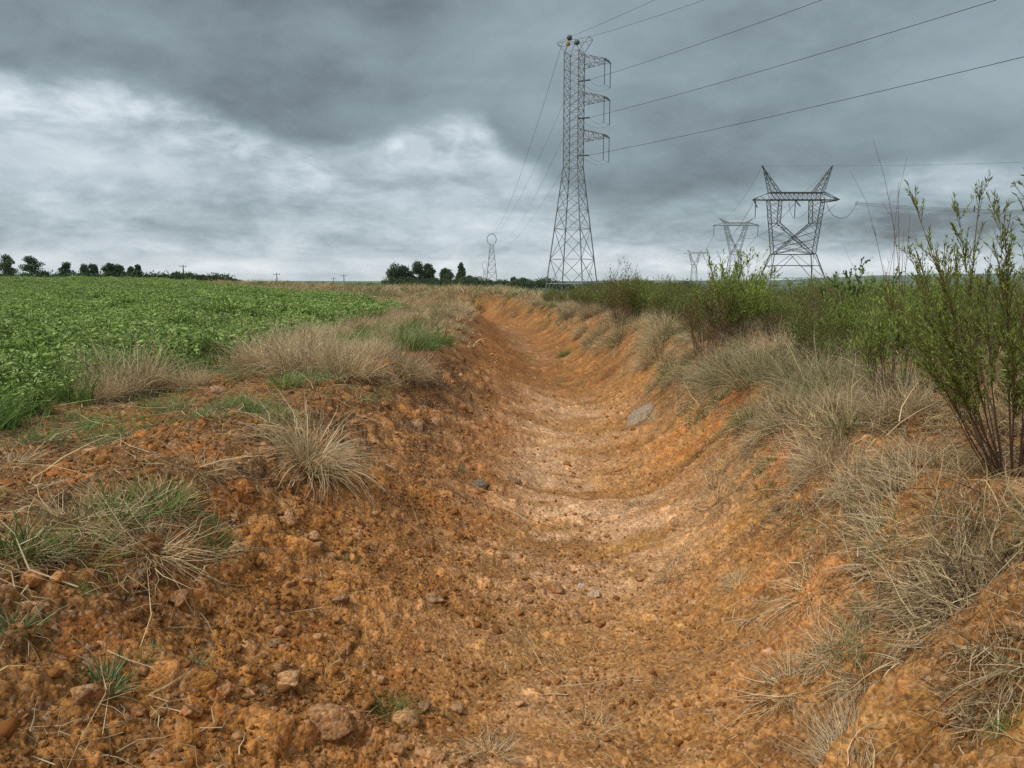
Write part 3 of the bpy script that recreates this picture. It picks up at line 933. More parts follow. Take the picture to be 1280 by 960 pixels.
# ------------------------------------------------------------------ single grass tufts
def tuft_mesh(kind, seed):
    rng = np.random.default_rng(seed); A = Acc()
    if kind == 'fountain':      # dense pale tussock, blades arching out and down
        A.add(*blades(560, .08, (.24, .50), (.0028, .0058), (.05, .85), (.9, 2.4), 7, DRY, rng=rng, tipcol=(.74, .62, .42)))
        A.add(*blades(120, .06, (.10, .22), (.003, .006), (.2, 1.3), (.3, 1.4), 4, DRYGREY, rng=rng))
    elif kind == 'bush':        # upright tangled dry tussock
        A.add(*blades(750, .18, (.18, .42), (.0028, .0054), (.0, .85), (.1, 2.3), 6, DRY + ((.34, .22, .14),), rng=rng, wob=.75, tipcol=(.66, .54, .36)))
        A.add(*blades(260, .17, (.12, .30), (.003, .006), (.5, 1.5), (.1, 1.5), 5, DRYGREY, rng=rng, wob=.5))
    elif kind == 'sprawl':      # thin pale stalks sprawling over the soil
        A.add(*blades(170, .10, (.20, .46), (.0028, .0052), (.9, 1.5), (-.3, 1.0), 6, DRY, rng=rng, wob=.35, tipcol=(.55, .47, .34)))
        A.add(*blades(60, .12, (.08, .20), (.003, .006), (.3, 1.4), (.2, 1.3), 4, DRYGREY, rng=rng))
    elif kind == 'mixed':       # dry and green together
        A.add(*blades(170, .12, (.14, .32), (.003, .0055), (.3, 1.3), (.2, 1.3), 5, DRY, rng=rng, wob=.3))
        A.add(*blades(110, .10, (.12, .26), (.006, .011), (.05, .9), (.2, 1.1), 5, GREEN + DULLGREEN, rng=rng))
    elif kind == 'green':
        A.add(*blades(150, .05, (.10, .20), (.0025, .005), (.05, 1.0), (.3, 1.3), 5, GREEN, rng=rng))
        A.add(*blades(30, .05, (.08, .16), (.003, .005), (.3, 1.3), (.3, 1.3), 4, DRY, rng=rng))
    elif kind == 'bluegreen':
        A.add(*blades(60, .05, (.08, .18), (.004, .008), (.05, .8), (.2, 1.2), 4, BLUEGREEN, rng=rng))
        A.add(*blades(22, .05, (.10, .22), (.002, .004), (.1, 1.3), (.1, 1.0), 4, DRY, rng=rng))
    elif kind == 'combed':      # lying grass swept to one side (towards -x)
        A.add(*blades(300, .12, (.16, .46), (.0024, .0046), (.85, 1.45), (.1, .9), 6, DRY + DRYGREY[:2], rng=rng, az=math.pi, azs=.5, wob=.28, tipcol=(.58, .48, .33)))
    elif kind == 'tangle':      # dark grey dead mat
        A.add(*blades(420, .22, (.12, .34), (.003, .0065), (.6, 1.55), (-.6, 1.2), 5, DRYGREY + DRY[:2] + ((.16, .12, .085),), rng=rng, wob=.8))
    elif kind == 'thatch':      # tall dull green to grey grass
        A.add(*blades(300, .14, (.25, .55), (.0028, .0055), (.1, .9), (.3, 1.6), 6, DULLGREEN + DRYGREY, rng=rng, tipcol=(.40, .35, .25)))
    elif kind == 'broad':       # broad straw leaves
        A.add(*blades(26, .05, (.14, .30), (.007, .013), (.7, 1.45), (.1, 1.0), 5, ((.55, .45, .32), (.48, .38, .26)), rng=rng, wob=.3))
    elif kind == 'stalks':
        A.add(*blades(16, .05, (.35, .75), (.003, .005), (.0, .35), (.1, .5), 6, DRY, rng=rng))
        A.add(*blades(60, .07, (.12, .3), (.003, .005), (.2, 1.3), (.2, 1.3), 4, DRYGREY, rng=rng))
    return A.mesh('tuft_' + kind, M_GRASS if kind in ('green', 'bluegreen') else M_DRY)
TM = {}
def tuft(kind, var=0):
    k = (kind, var)
    if k not in TM: TM[k] = tuft_mesh(kind, hash(kind) % 1 + sum(map(ord, kind)) * 7 + var * 131)
    return TM[k]

def place_tuft(name, kind, x, y, scale, label, cat='grass tuft', group=None, yaw=None, var=None, squash=1.0, lean=(0, 0)):
    z = float(ground_z(x, y)[0])
    o = obj(name, tuft(kind, random.randrange(3) if var is None else var))
    o.location = (x, y, z - .012)
    e_ = .1
    h0 = float(hm(x, y)); gx = (float(hm(x + e_, y)) - h0) / e_; gy = (float(hm(x, y + e_)) - h0) / e_
    nrm = Vector((-gx * .8 + lean[0], -gy * .8 + lean[1], 1))
    q = nrm.to_track_quat('Z', 'Y').to_matrix() @ Matrix.Rotation(random.uniform(-3.1, 3.1) if yaw is None else yaw, 3, 'Z')
    o.rotation_euler = q.to_euler()
    if kind == 'tangle': squash = .7
    o.scale = (scale, scale, scale * squash)
    return tag(o, label, cat, group)

# (name, kind, u, v (foot of the tuft in the 1280x960 view), scale, label)
T = [
 ('dry_grass_tuft', 'bush', 158, 490, 1.75, 'large pale dry tussock standing at the edge of the crop on the left'),
 ('dry_grass_tuft', 'bush', 124, 503, 1.0, 'dry tussock leaning on the left side of the large pale one by the crop'),
 ('dry_grass_tuft', 'bush', 234, 486, .95, 'small round dry tussock just right of the large one by the crop'),
 ('dry_grass_tuft', 'mixed', 288, 462, 1.6, 'tussock with an olive green heart at the corner of the crop'),
 ('dry_grass_tuft', 'bush', 345, 462, 1.9, 'wide tangled dry tussock left of the centre of the crop edge'),
 ('dry_grass_tuft', 'bush', 390, 466, 1.9, 'tangled dry tussock in the middle of the row along the crop edge'),
 ('dry_grass_tuft', 'bush', 435, 470, 1.45, 'dry tussock at the right end of the row along the crop edge'),
 ('dry_grass_tuft', 'fountain', 383, 590, 1.35, 'tall pale fountain-shaped dry tussock alone on the left bank of the ditch'),
 ('dry_grass_tuft', 'sprawl', 192, 690, 1.05, 'sprawling dry tuft of thin pale stalks on the near left bank'),
 ('dry_grass_tuft', 'sprawl', 90, 655, .85, 'flattened pale dry tuft behind the green blades at the left edge'),
 ('dry_grass_tuft', 'mixed', 150, 648, .95, 'half green half straw tuft behind the sprawling dry one'),
 ('green_grass_tuft', 'mixed', 100, 690, .85, 'green bladed tuft just left of the sprawling dry one'),
 ('green_grass_tuft', 'mixed', 30, 690, .8, 'green and straw tuft at the left edge of the picture'),
 ('green_grass_tuft', 'mixed', 265, 680, .72, 'dark green thin tuft right of the sprawling dry one'),
 ('green_grass_tuft', 'bluegreen', 20, 792, .85, 'small blue-green tuft at the left edge on bare soil'),
 ('green_grass_tuft', 'bluegreen', 132, 858, .90, 'small blue-green tuft with straw stems in the bottom left corner'),
 ('green_grass_tuft', 'bluegreen', 245, 836, .55, 'tiny pale blue-green sprig right of the corner tuft'),
 ('green_grass_tuft', 'bluegreen', 184, 832, .45, 'tiny green sprig between two blue-green tufts'),
 ('green_grass_tuft', 'green', 488, 888, .88, 'bright green tuft growing on a clod at the bottom of the picture'),
 ('green_grass_tuft', 'green', 96, 750, .40, 'tiny bright green sprout on orange soil on the left'),
 ('green_grass_tuft', 'bluegreen', 435, 700, .65, 'small dark green tuft low on the left slope of the ditch'),
 ('green_grass_tuft', 'bluegreen', 575, 590, .6, 'small grey-green tuft on the left slope above the dark clod'),
 ('green_grass_tuft', 'green', 1262, 930, .5, 'small bright green sprout in the bottom right corner'),
 ('dry_grass_tuft', 'sprawl', 615, 948, .5, 'little pale dry wisp at the bottom edge of the picture'),
 ('dry_grass_tuft', 'sprawl', 740, 912, .5, 'flat pale wisp of straw on the ditch floor near the bottom'),
 ('dry_grass_tuft', 'broad', 880, 818, .95, 'bunch of broad pale straw lying low on the right slope'),
 ('dry_grass_tuft', 'broad', 1105, 705, 1.15, 'bunch of broad bleached straw below the combed grass on the right bank'),
 ('dry_grass_tuft', 'sprawl', 800, 632, .7, 'faint dry wisp on the right foot of the ditch slope'),
 ('dry_grass_tuft', 'tangle', 845, 716, .55, 'grey flat wisp of dead grass low on the right slope'),
 ('dry_grass_tuft', 'combed', 1128, 640, 1.15, 'bleached grass combed downhill over the rim of the right bank'),
 ('dry_grass_tuft', 'combed', 1150, 596, 1.0, 'golden combed grass hump above the bleached combed grass'),
 ('dry_grass_tuft', 'combed', 1115, 672, .9, 'lowest bleached hank of combed grass on the rim of the right bank'),
 ('dry_grass_tuft', 'tangle', 1060, 530, 1.25, 'dark tangled dead tussock under the thin-stemmed green shrub'),
 ('dry_grass_tuft', 'tangle', 1090, 516, 1.1, 'dark tangled dead tussock at the foot of the thin-stemmed shrub'),
 ('dry_grass_tuft', 'combed', 1030, 560, 1.25, 'grey-green grass hanging over the rim left of the dark tangle'),
 ('dry_grass_tuft', 'combed', 985, 520, 1.15, 'pale green grass drooping over the rim of the right bank midway'),
 ('dry_grass_tuft', 'stalks', 1058, 545, .85, 'few upright straw stalks standing in the dark tangle'),
 ('dry_grass_tuft', 'stalks', 962, 528, .8, 'forked pale stalks rising from the drooping grass on the rim'),
 ('green_grass_tuft', 'thatch', 1015, 488, 1.1, 'tall green tuft behind the drooping grass on the right bank'),
 ('green_grass_tuft', 'thatch', 1040, 492, .95, 'tall green tuft left of the thin-stemmed shrub'),
 ('green_grass_tuft', 'thatch', 905, 470, 1.0, 'pale green tuft at the foot of the brown-stemmed shrub'),
 ('dry_grass_tuft', 'thatch', 945, 480, 1.25, 'tall brownish grass tuft between two shrubs on the right bank'),
 ('dry_grass_tuft', 'thatch', 975, 462, 1.25, 'tall brownish grass tuft on the crown of the right bank'),
 ('dry_grass_tuft', 'tangle', 1190, 700, 1.2, 'grey dead tussock right of the combed grass'),
 ('dry_grass_tuft', 'tangle', 1245, 690, 1.2, 'grey dead tussock at the right edge under the big shrub'),
 ('dry_grass_tuft', 'tangle', 1225, 760, 1.1, 'grey dead tussock at the right edge lower down'),
 ('dry_grass_tuft', 'tangle', 1265, 830, .9, 'grey dead tussock near the bottom of the right edge'),
 ('dry_grass_tuft', 'sprawl', 1190, 735, 1.0, 'long pale stalks fanning out over the grey tussocks on the right'),
 ('dry_grass_tuft', 'sprawl', 1010, 745, .9, 'loose pale stalks strewn down the right slope'),
 ('dry_grass_tuft', 'sprawl', 1050, 800, .7, 'thin straw trailing down the right slope near the bottom'),
 ('dry_grass_tuft', 'tangle', 793, 533, .55, 'grey hump of dead grass lying on the ditch floor'),
 ('dry_grass_tuft', 'combed', 820, 524, .6, 'pale streak of grass draped over the hump on the ditch floor'),
 ('green_grass_tuft', 'green', 705, 446, 2.2, 'dark green tuft where a sod slid down the right slope'),
 ('green_grass_tuft', 'thatch', 300, 478, .6, 'green grass patch in front of the dry tussock row'),
]
T += [
 ('dry_grass_tuft', 'mixed', 305, 452, 1.9, 'half-green tussock at the crop corner half hidden behind the olive-hearted one'),
 ('dry_grass_tuft', 'bush', 365, 448, 1.5, 'dry tussock in the second rank behind the middle of the row'),
 ('dry_grass_tuft', 'green', 415, 446, 2.4, 'green tussock in the second rank behind the right end of the row'),
 ('dry_grass_tuft', 'tangle', 470, 478, 1.0, 'dark-bottomed dry mat on the brow above the crumbling rim'),
 ('dry_grass_tuft', 'bush', 510, 472, 1.1, 'dry tussock on the brow right of the dark-bottomed mat'),
 ('green_grass_tuft', 'green', 355, 484, 1.5, 'fresh green patch at the foot of the dry tussock row'),
 ('green_grass_tuft', 'green', 318, 512, 1.1, 'blue-green creeping patch below the pale orange stone'),
 ('green_grass_tuft', 'mixed', 205, 640, .9, 'straw and green tuft on the bright orange heap'),
 ('dry_grass_tuft', 'sprawl', 15, 585, .8, 'pale dry wisp at the left edge above the green and straw tuft'),
 ('dry_grass_tuft', 'sprawl', 250, 590, .7, 'thin flat straw wisp between the lone fountain tussock and the left edge'),
]
for nm, kd, u, v, scl_, lb_ in T:
    x, y = gp(u, v)
    yw = None
    if kd == 'combed': yw = random.uniform(-.15, .35)
    place_tuft(nm, kd, x, y, scl_ * .98, lb_, 'grass tuft', yaw=yw)

KADJ = dict(combed='swept', tangle='tangled', thatch='upright', mixed='half-green', bush='bushy', sprawl='sprawling', broad='broad-bladed',
            stalks='stalky', fountain='arching', bluegreen='bluish', green='bright')
# rows of further tufts that look alike
def tuft_zone(n, xs, ys, kinds, label, group, sc=(.8, 1.2), name='dry_grass_tuft', yaw=None, ok=None):
    k = 0
    while k < n:
        y = random.uniform(*ys); x = axis(y) + random.uniform(*xs)
        if ok and not ok(x, y): continue
        kd = random.choice(kinds)
        q_ = (y - ys[0]) / (ys[1] - ys[0])
        bd = ('at its near end', 'in its middle', 'at its far end')[min(2, int(q_ * 3))]
        lab = KADJ[kd] + ' ' + label + ', ' + bd
        place_tuft(name, kd, x, y, random.uniform(*sc), lab, 'grass tuft', KADJ[kd] + ' ' + group + ' ' + bd, yaw=(random.uniform(-.3, .4) if kd == 'combed' else yaw))
        k += 1
tuft_zone(60, (1.15, 2.1), (3.6, 11), ['combed', 'tangle', 'tangle', 'tangle', 'thatch', 'mixed', 'bush', 'sprawl'], 'grass tuft on the right rim of the ditch', 'grass tufts on the right rim', (.6, .95))
tuft_zone(70, (1.25, 2.8), (10, 34), ['thatch', 'mixed', 'tangle', 'bush'], 'grass tuft on the distant right rim', 'grass tufts on the far right rim', (.9, 1.5))
tuft_zone(22, (.75, 1.5), (2.0, 5.6), ['broad', 'sprawl', 'broad', 'combed'], 'hank of straw on the right ditch slope', 'straw hanks on the right slope', (.45, .85))
tuft_zone(50, (2.0, 5.5), (3.2, 13), ['tangle', 'thatch', 'bush', 'stalks'], 'grass tuft among the right-hand shrubs', 'grass tufts among the shrubs', (.8, 1.25))
tuft_zone(26, (-4.6, -2.0), (10.5, 22), ['bush', 'bush', 'fountain', 'thatch'], 'dry tussock on the strip beside the crop', 'tussocks on the dry strip', (.8, 1.35))
tuft_zone(14, (-3.9, -2.3), (8.5, 11), ['bush', 'fountain', 'bush'], 'dry tussock on the left brow', 'tussocks on the left brow', (.7, 1.05))
tuft_zone(24, (-3.7, -1.9), (9.6, 13.0), ['green'], 'green tuft in the left grassy hollow', 'green tufts in the left hollow', (1.7, 2.7), 'green_grass_tuft')
tuft_zone(16, (-4.3, -1.8), (2.4, 6.5), ['bluegreen', 'mixed', 'bluegreen'], 'low tuft on the bare left bank', 'low tufts on the left bank', (.45, .8), 'green_grass_tuft')

# ------------------------------------------------------------------ bigger clods of soil, each a thing
def clod_mesh(seed, col, sub=3, rough=.3, flat=.65, elong=1.3, ang=4):
    rng = np.random.default_rng(seed)
    V, T_ = rock(rng, sub, rough, flat, elong, ang)
    nz = fbm(V[:, 0] * 5 + V[:, 2] * 3, V[:, 1] * 5 - V[:, 2] * 4, seed, 3)
    n2 = fbm(V[:, 0] * 13 + V[:, 2] * 9, V[:, 1] * 13 - V[:, 2] * 8, seed + 1, 2)
    V = V * (1 + .13 * nz[:, None] + .05 * n2[:, None])
    C = np.array(col)[None] * (1 + .35 * nz[:, None])
    return mesh_tris('clod', V, T_, C.clip(.01, 1), M_SOIL)
OR = (.46, .205, .078); BR = (.40, .20, .085); DK = (.34, .20, .10); PL = (.56, .37, .24); TN = (.52, .28, .125)
CL = [  # u, v, width px, colour, flat, angular, label
 (357, 856, 60, TN, .50, 7, 'flat angular tan stone lying on the lower left slope'),
 (260, 872, 26, (.42, .20, .05), 1.1, 4, 'upright rounded ochre clod on the lower left slope'),
 (280, 880, 22, OR, .8, 3, 'orange clod touching the right side of the upright ochre one'),
 (408, 930, 66, BR, .70, 3, 'largest brown lump at the bottom left with straw around it'),
 (506, 905, 44, TN, .85, 3, 'lump right under the bright green tuft'),
 (527, 886, 20, DK, .8, 3, 'small dull lump beside the bright green tuft'),
 (492, 944, 34, BR, .75, 6, 'angular brown clod at the bottom edge left of centre'),
 (540, 954, 30, TN, .8, 7, 'square tan clod at the bottom edge'),
 (448, 925, 34, BR, .7, 4, 'brown lump just right of the largest one'),
 (350, 792, 20, OR, .8, 4, 'upper of two orange clods above the flat stone'),
 (352, 812, 22, OR, .8, 4, 'lower of two orange clods above the flat stone'),
 (342, 806, 18, DK, .7, 4, 'dull brown clod beside the two orange ones'),
 (325, 862, 24, DK, .8, 2, 'dull crumbly clod left of the flat tan stone'),
 (200, 942, 26, DK, .6, 3, 'dull brown lump near the bottom left corner'),
 (171, 882, 20, OR, .7, 5, 'pale orange stone in the bottom left corner'),
 (110, 885, 44, BR, .8, 2, 'large brown lump below the corner tuft'),
 (236, 895, 26, OR, .7, 4, 'orange stone on the slope below the ochre clod'),
 (40, 738, 40, (.45, .20, .07), .6, 2, 'bright orange crumbly clod at the left edge'),
 (78, 742, 34, (.45, .20, .07), .6, 2, 'bright orange crumbly clod second from the left edge'),
 (226, 752, 34, BR, .7, 2, 'rounded brown clod below the sprawling dry tuft'),
 (398, 690, 22, DK, .8, 3, 'darker brown clod under the lone fountain tussock'),
 (412, 698, 20, BR, .9, 3, 'brown clod beside the darker brown one'),
 (389, 672, 22, TN, .8, 3, 'tan clod above the darker brown one'),
 (600, 613, 28, (.17, .13, .085), .9, 2, 'dark grassy clod halfway down the left slope'),
 (545, 750, 30, DK, .45, 3, 'flat brown lump low on the left slope'),
 (425, 762, 24, DK, .6, 3, 'dull brown lump on the near left slope'),
 (571, 884, 22, DK, .6, 4, 'small brown stone near the bottom centre'),
 (566, 720, 26, BR, .5, 4, 'brown flat clod near the pale floor'),
 (655, 742, 40, BR, .4, 3, 'long brown clod lying in a scoop mark'),
 (692, 742, 26, BR, .55, 3, 'rounded brown clod at the end of the scoop mark'),
 (742, 748, 34, PL, .4, 5, 'flaky pale clod on the ditch floor'),
 (728, 736, 18, (.60, .45, .36), .4, 4, 'small pinkish stone beside the flaky pale clod'),
 (800, 728, 20, BR, .6, 4, 'brown clod at the foot of the right slope'),
 (640, 606, 34, DK, .35, 3, 'dark ragged clod edge above the pale floor'),
 (780, 480, 0, OR, .5, 3, ''),
 (800, 530, 50, (.36, .27, .18), .28, 5, 'flat grey slab of sod lying on the right side of the ditch floor'),
 (350, 566, 24, (.22, .12, .07), .7, 3, 'brown clod left of the lone fountain tussock'),
 (270, 498, 26, (.48, .27, .15), .45, 5, 'flat pale orange stone in front of the tussock row'),
]
cm = {}
def clod(name, x, y, wid, col, flat, ang, label, group=None, seed=None, me=None):
    o = obj(name, me or clod_mesh(seed, col, 3, .3, flat, 1.25, ang))
    w_ = wid / 2.4
    z = float(ground_z(x, y)[0])
    o.location = (x, y, z + w_ * min(flat, .8) * .08); o.scale = (w_, w_, w_)
    o.rotation_euler = (random.uniform(-.25, .25), random.uniform(-.25, .25), random.uniform(-3.1, 3.1))
    if flat < .3:
        e_ = .1; h0 = float(hm(x, y)); gx = (float(hm(x + e_, y)) - h0) / e_; gy = (float(hm(x, y + e_)) - h0) / e_
        o.rotation_euler = (Vector((-gx, -gy, 1)).to_track_quat('Z', 'Y').to_matrix() @ Matrix.Rotation(.25, 3, 'Z')).to_euler()
        o.location.z = z + .01
    return tag(o, label, 'clod', group)
for i, (u, v, wpx, col, flat, ang, lb_) in enumerate(CL):
    if not wpx: continue
    x, y = gp(u, v - wpx * .15)
    dist = math.hypot(y, CAM_H)
    clod('soil_clod', x, y, wpx * (.78 if wpx > 32 and flat > .3 else 1) / FPX * dist, col, flat, ang, lb_, seed=100 + i)
cvar = [clod_mesh(300 + k, c, 2, .3, f, 1.2, a) for k, (c, f, a) in enumerate(((OR, .7, 4), (BR, .7, 3), (TN, .65, 5), (BR, .8, 2), (OR, .6, 6)))]
for zone, n, xs, ys, szs in (
        ('soil clod on the near left slope', 60, (-2.2, -.3), (1.9, 4.6), (.035, .075)),
        ('soil clod on the crumbling left rim', 46, (-2.2, -1.0), (4.8, 9.0), (.05, .12)),
        ('soil clod on the ditch floor', 40, (-.8, .8), (2.6, 8.5), (.03, .06)),
        ('soil clod on the right bank heaps', 30, (1.9, 4.0), (2.6, 8.5), (.05, .11))):
    for _ in range(n):
        y = random.uniform(*ys); x = axis(y) + random.uniform(*xs)
        q_ = (y - ys[0]) / (ys[1] - ys[0]); ci_ = random.randrange(len(cvar)); w__ = random.uniform(*szs)
        big_ = w__ > (szs[0] + szs[1]) / 2
        lab = ('larger ' if big_ else 'smaller ') + ('orange', 'brown', 'tan', 'rounded brown', 'angular orange')[ci_] + ' ' + zone + (', nearer half', ', farther half')[int(q_ > .5)]
        clod('soil_clod', float(x), y, w__, None, .7, 3, lab, lab, me=cvar[ci_])

# ------------------------------------------------------------------ shrubs of the right bank
OLIVE = ((.20, .24, .055), (.26, .31, .07), (.14, .18, .045), (.30, .35, .10))
BRIGHT = ((.24, .34, .055), (.31, .42, .075), (.16, .25, .045), (.38, .48, .12))
BROWNO = ((.20, .19, .07), (.16, .15, .07), (.24, .21, .09), (.17, .20, .06))
TWIG = (.17, .115, .075); TWIGR = (.20, .10, .075); TWIGP = (.32, .27, .19)
def shrub_parts(seed, H=1.0, n=26, fan=.45, bas=.06, leaf=(.022, .045), lw=.0052, cols=OLIVE, twig=TWIG, lo=.45, nb=7, nl=7, curl=.25, r0=.0027, tall=None, bl=(.12, .30)):
    """broom-like shrub: many thin stems fanning out of one foot, twigs and narrow leaves in their upper part"""
    rng = np.random.default_rng(seed)
    K = 7
    phi = rng.uniform(-math.pi, math.pi, n); t0 = fan * np.sqrt(rng.uniform(0, 1, n)); cu = rng.normal(0, curl, n)
    L = H * rng.uniform(.62, 1.0, n) * (1 - .25 * (t0 / max(fan, .01)))
    if tall is not None: L[:len(tall)] = np.array(tall) * H; t0[:len(tall)] *= .4
    P = np.zeros((n, K, 3)); rr = bas * np.sqrt(rng.uniform(0, 1, n))
    P[:, 0, 0] = rr * np.cos(phi); P[:, 0, 1] = rr * np.sin(phi); P[:, 0, 2] = -.04
    for k in range(1, K):
        tt = t0 + cu * (k / K) + rng.normal(0, .05, n); ph = phi + rng.normal(0, .12, n)
        P[:, k, 0] = P[:, k - 1, 0] + L / (K - 1) * np.sin(tt) * np.cos(ph)
        P[:, k, 1] = P[:, k - 1, 1] + L / (K - 1) * np.sin(tt) * np.sin(ph)
        P[:, k, 2] = P[:, k - 1, 2] + L / (K - 1) * np.cos(tt)
    S = Acc(); Rr = r0 * (1 - np.linspace(0, 1, K) * .75)[None] * rng.uniform(.6, 1.3, (n, 1))
    V, T_ = tubes(P, Rr, 4)
    S.add(V, T_, np.array(twig) * 1.0)
    F = Acc()
    m = n * nb
    si = np.repeat(np.arange(n), nb); tt = rng.uniform(lo, .97, m); f = tt * (K - 1); k0 = np.floor(f).astype(int).clip(0, K - 2); fr = (f - k0)[:, None]
    B = P[si, k0] * (1 - fr) + P[si, k0 + 1] * fr
    sdir = P[si, k0 + 1] - P[si, k0]; sdir /= np.linalg.norm(sdir, axis=1, keepdims=True)
    bd = sdir + rng.normal(0, .42, (m, 3)); bd[:, 2] += .25; bd /= np.linalg.norm(bd, axis=1, keepdims=True)
    bL = (rng.uniform(*bl, m) * H * (1.15 - .6 * tt))[:, None]
    Q = np.stack([B, B + bd * bL * .5 + np.array([0, 0, .02]) * bL, B + bd * bL + np.array([0, 0, .12]) * bL], 1)
    V, T_ = tubes(Q, np.array([[r0 * .35, r0 * .28, r0 * .15]]), 3)
    S.add(V, T_, np.array(twig) * .9 + np.array([.02, .04, 0]))
    M = m * nl
    if M == 0:
        return S.mesh('woody_stems', M_STEM), None
    qi = np.repeat(np.arange(m), nl); u = rng.uniform(.12, 1.05, M)[:, None]
    LP = Q[qi, 0] * (1 - u) + Q[qi, 2] * u
    ld = bd[qi] * .9 + rng.normal(0, .45, (M, 3)); ld[:, 2] += .25
    LL = rng.uniform(*leaf, M) * 1.25; lw = lw * 1.35
    V, T_, C = leaves(LP, ld, LL, np.full(M, lw) * rng.uniform(.7, 1.4, M), cols, .22, rng)
    F.add(V, T_, C)
    return S.mesh('woody_stems', M_STEM), F.mesh('foliage', M_SHRUB)

def put_shrub(parts, x, y, scale, label, group=None, yaw=None, name='shrub', zs=1.0, lean=(0, 0)):
    z = float(hm(x, y))
    r = empty(name, (x, y, z - .01))
    r.rotation_euler = (lean[1], lean[0], random.uniform(-3.1, 3.1) if yaw is None else yaw)
    r.scale = (scale, scale, scale * zs)
    obj('woody_stems', parts[0], r)
    if len(parts) > 1 and parts[1] is not None: obj('foliage', parts[1], r)
    return tag(r, label, 'shrub', group)

S_BRIGHT = [shrub_parts(400 + k, 1.0, 30, .50, .07, (.020, .040), .0062, BRIGHT + OLIVE[:2], TWIG, .38, 12, 10) for k in range(3)]
S_OLIVE = [shrub_parts(410 + k, 1.0, 32, .45, .07, (.018, .036), .0056, OLIVE + BROWNO[:1], TWIG, .42, 12, 9) for k in range(3)]
S_BROWN = [shrub_parts(420 + k, 1.0, 44, .38, .08, (.018, .036), .0050, BROWNO, TWIGR, .45, 7, 5) for k in range(3)]
S_BARE = [shrub_parts(430 + k, 1.0, 22, .5, .06, (.02, .03), .003, DRYGREY, TWIG, .3, 7, 1) for k in range(2)]
# named ones
thin = shrub_parts(440, 1.0, 13, .28, .07, (.022, .042), .0060, BRIGHT, TWIG, .48, 11, 9, .12, .0055)
x, y = gp(1112, 512); put_shrub(thin, x, y, .98, 'small upright shrub with bare thin stems and a bright green top', zs=.92)
x, y = gp(1085, 505); put_shrub(shrub_parts(441, 1.0, 7, .3, .05, (.022, .042), .0060, BRIGHT, TWIGP, .55, 8, 8, .12, .005), x, y, .85, 'slighter stems just left of the small upright shrub')
big = shrub_parts(442, 1.25, 30, .42, .07, (.013, .026), .0034, OLIVE + BRIGHT[:2], TWIG, .50, 30, 12, .12, .0042, tall=(1.12, 1.05, 1.0, .98, .95), bl=(.07, .15))
x, y = gp(1262, 592); put_shrub(big, x, y, 1.04, 'largest shrub on the right, tall leafy shoots rising above the horizon', yaw=.6, lean=(-.34, 0))
big2 = shrub_parts(443, 1.2, 26, .46, .10, (.014, .028), .0036, OLIVE + BRIGHT[:2], TWIG, .5, 22, 11, .12, .005, tall=(1.1, 1.05), bl=(.08, .16))
x, y = gp(1225, 520); put_shrub(big2, x, y, 1.02, 'second large shrub close behind the largest one on the right', yaw=2.0)
put_shrub(shrub_parts(444, 1.2, 30, .5, .12, (.028, .055), .0080, BRIGHT, TWIG, .35, 8, 8), x + .75, y + .15, 1.05, 'bright green bushy shrub at the right edge of the picture')
x, y = gp(882, 458); put_shrub(S_BROWN[0], x, y, 1.22, 'reddish-brown stemmed shrub with an olive green top on the rim')
put_shrub(S_OLIVE[1], x + .25, y + .35, 1.05, 'olive shrub directly behind the reddish-brown stemmed one')
x, y = gp(915, 430); put_shrub(S_BRIGHT[0], x, y, 1.32, 'bright green shrub with a pointed top behind the brown one')
x, y = gp(775, 408); put_shrub(S_BROWN[1], x, y, 1.65, 'brownish broom-like shrub on the far part of the right rim')
# bare twigs, tall and wiry
wiry = shrub_parts(450, 1.5, 7, .16, .05, (.02, .03), .003, DRYGREY, TWIGR, .5, 2, 0, .35, .0055, tall=(1.5, 1.42, 1.35, 1.2, 1.0, .9, .7), bl=(.05, .16))
x, y = gp(1125, 455); put_shrub((wiry[0], None), x, y, .92, 'tall bare wiry shoots curving up above the shrubs', name='bare_shrub', lean=(-.10, 0), yaw=.3)
x, y = gp(1092, 450); put_shrub((shrub_parts(451, 1.4, 3, .2, .04, (.02, .03), .003, DRYGREY, TWIGR, .5, 2, 0, .4, .0045, tall=(1.1, .95, .8), bl=(.05, .12))[0], None), x, y, .88,
                                    'pair of bare wiry shoots left of the tallest ones', name='bare_shrub', lean=(-.05, 0), yaw=1.1)
# small broad-leaved sapling against the sky
sap = shrub_parts(452, 1.2, 12, .55, .04, (.022, .034), .015, ((.16, .25, .07), (.22, .31, .10), (.13, .20, .06)), TWIG, .5, 12, 9, .15, .004, bl=(.08, .2))
x, y = gp(1062, 432); put_shrub(sap, x, y, 1.05, 'rounded open sapling with broad leaves beside the big pylon', name='sapling')

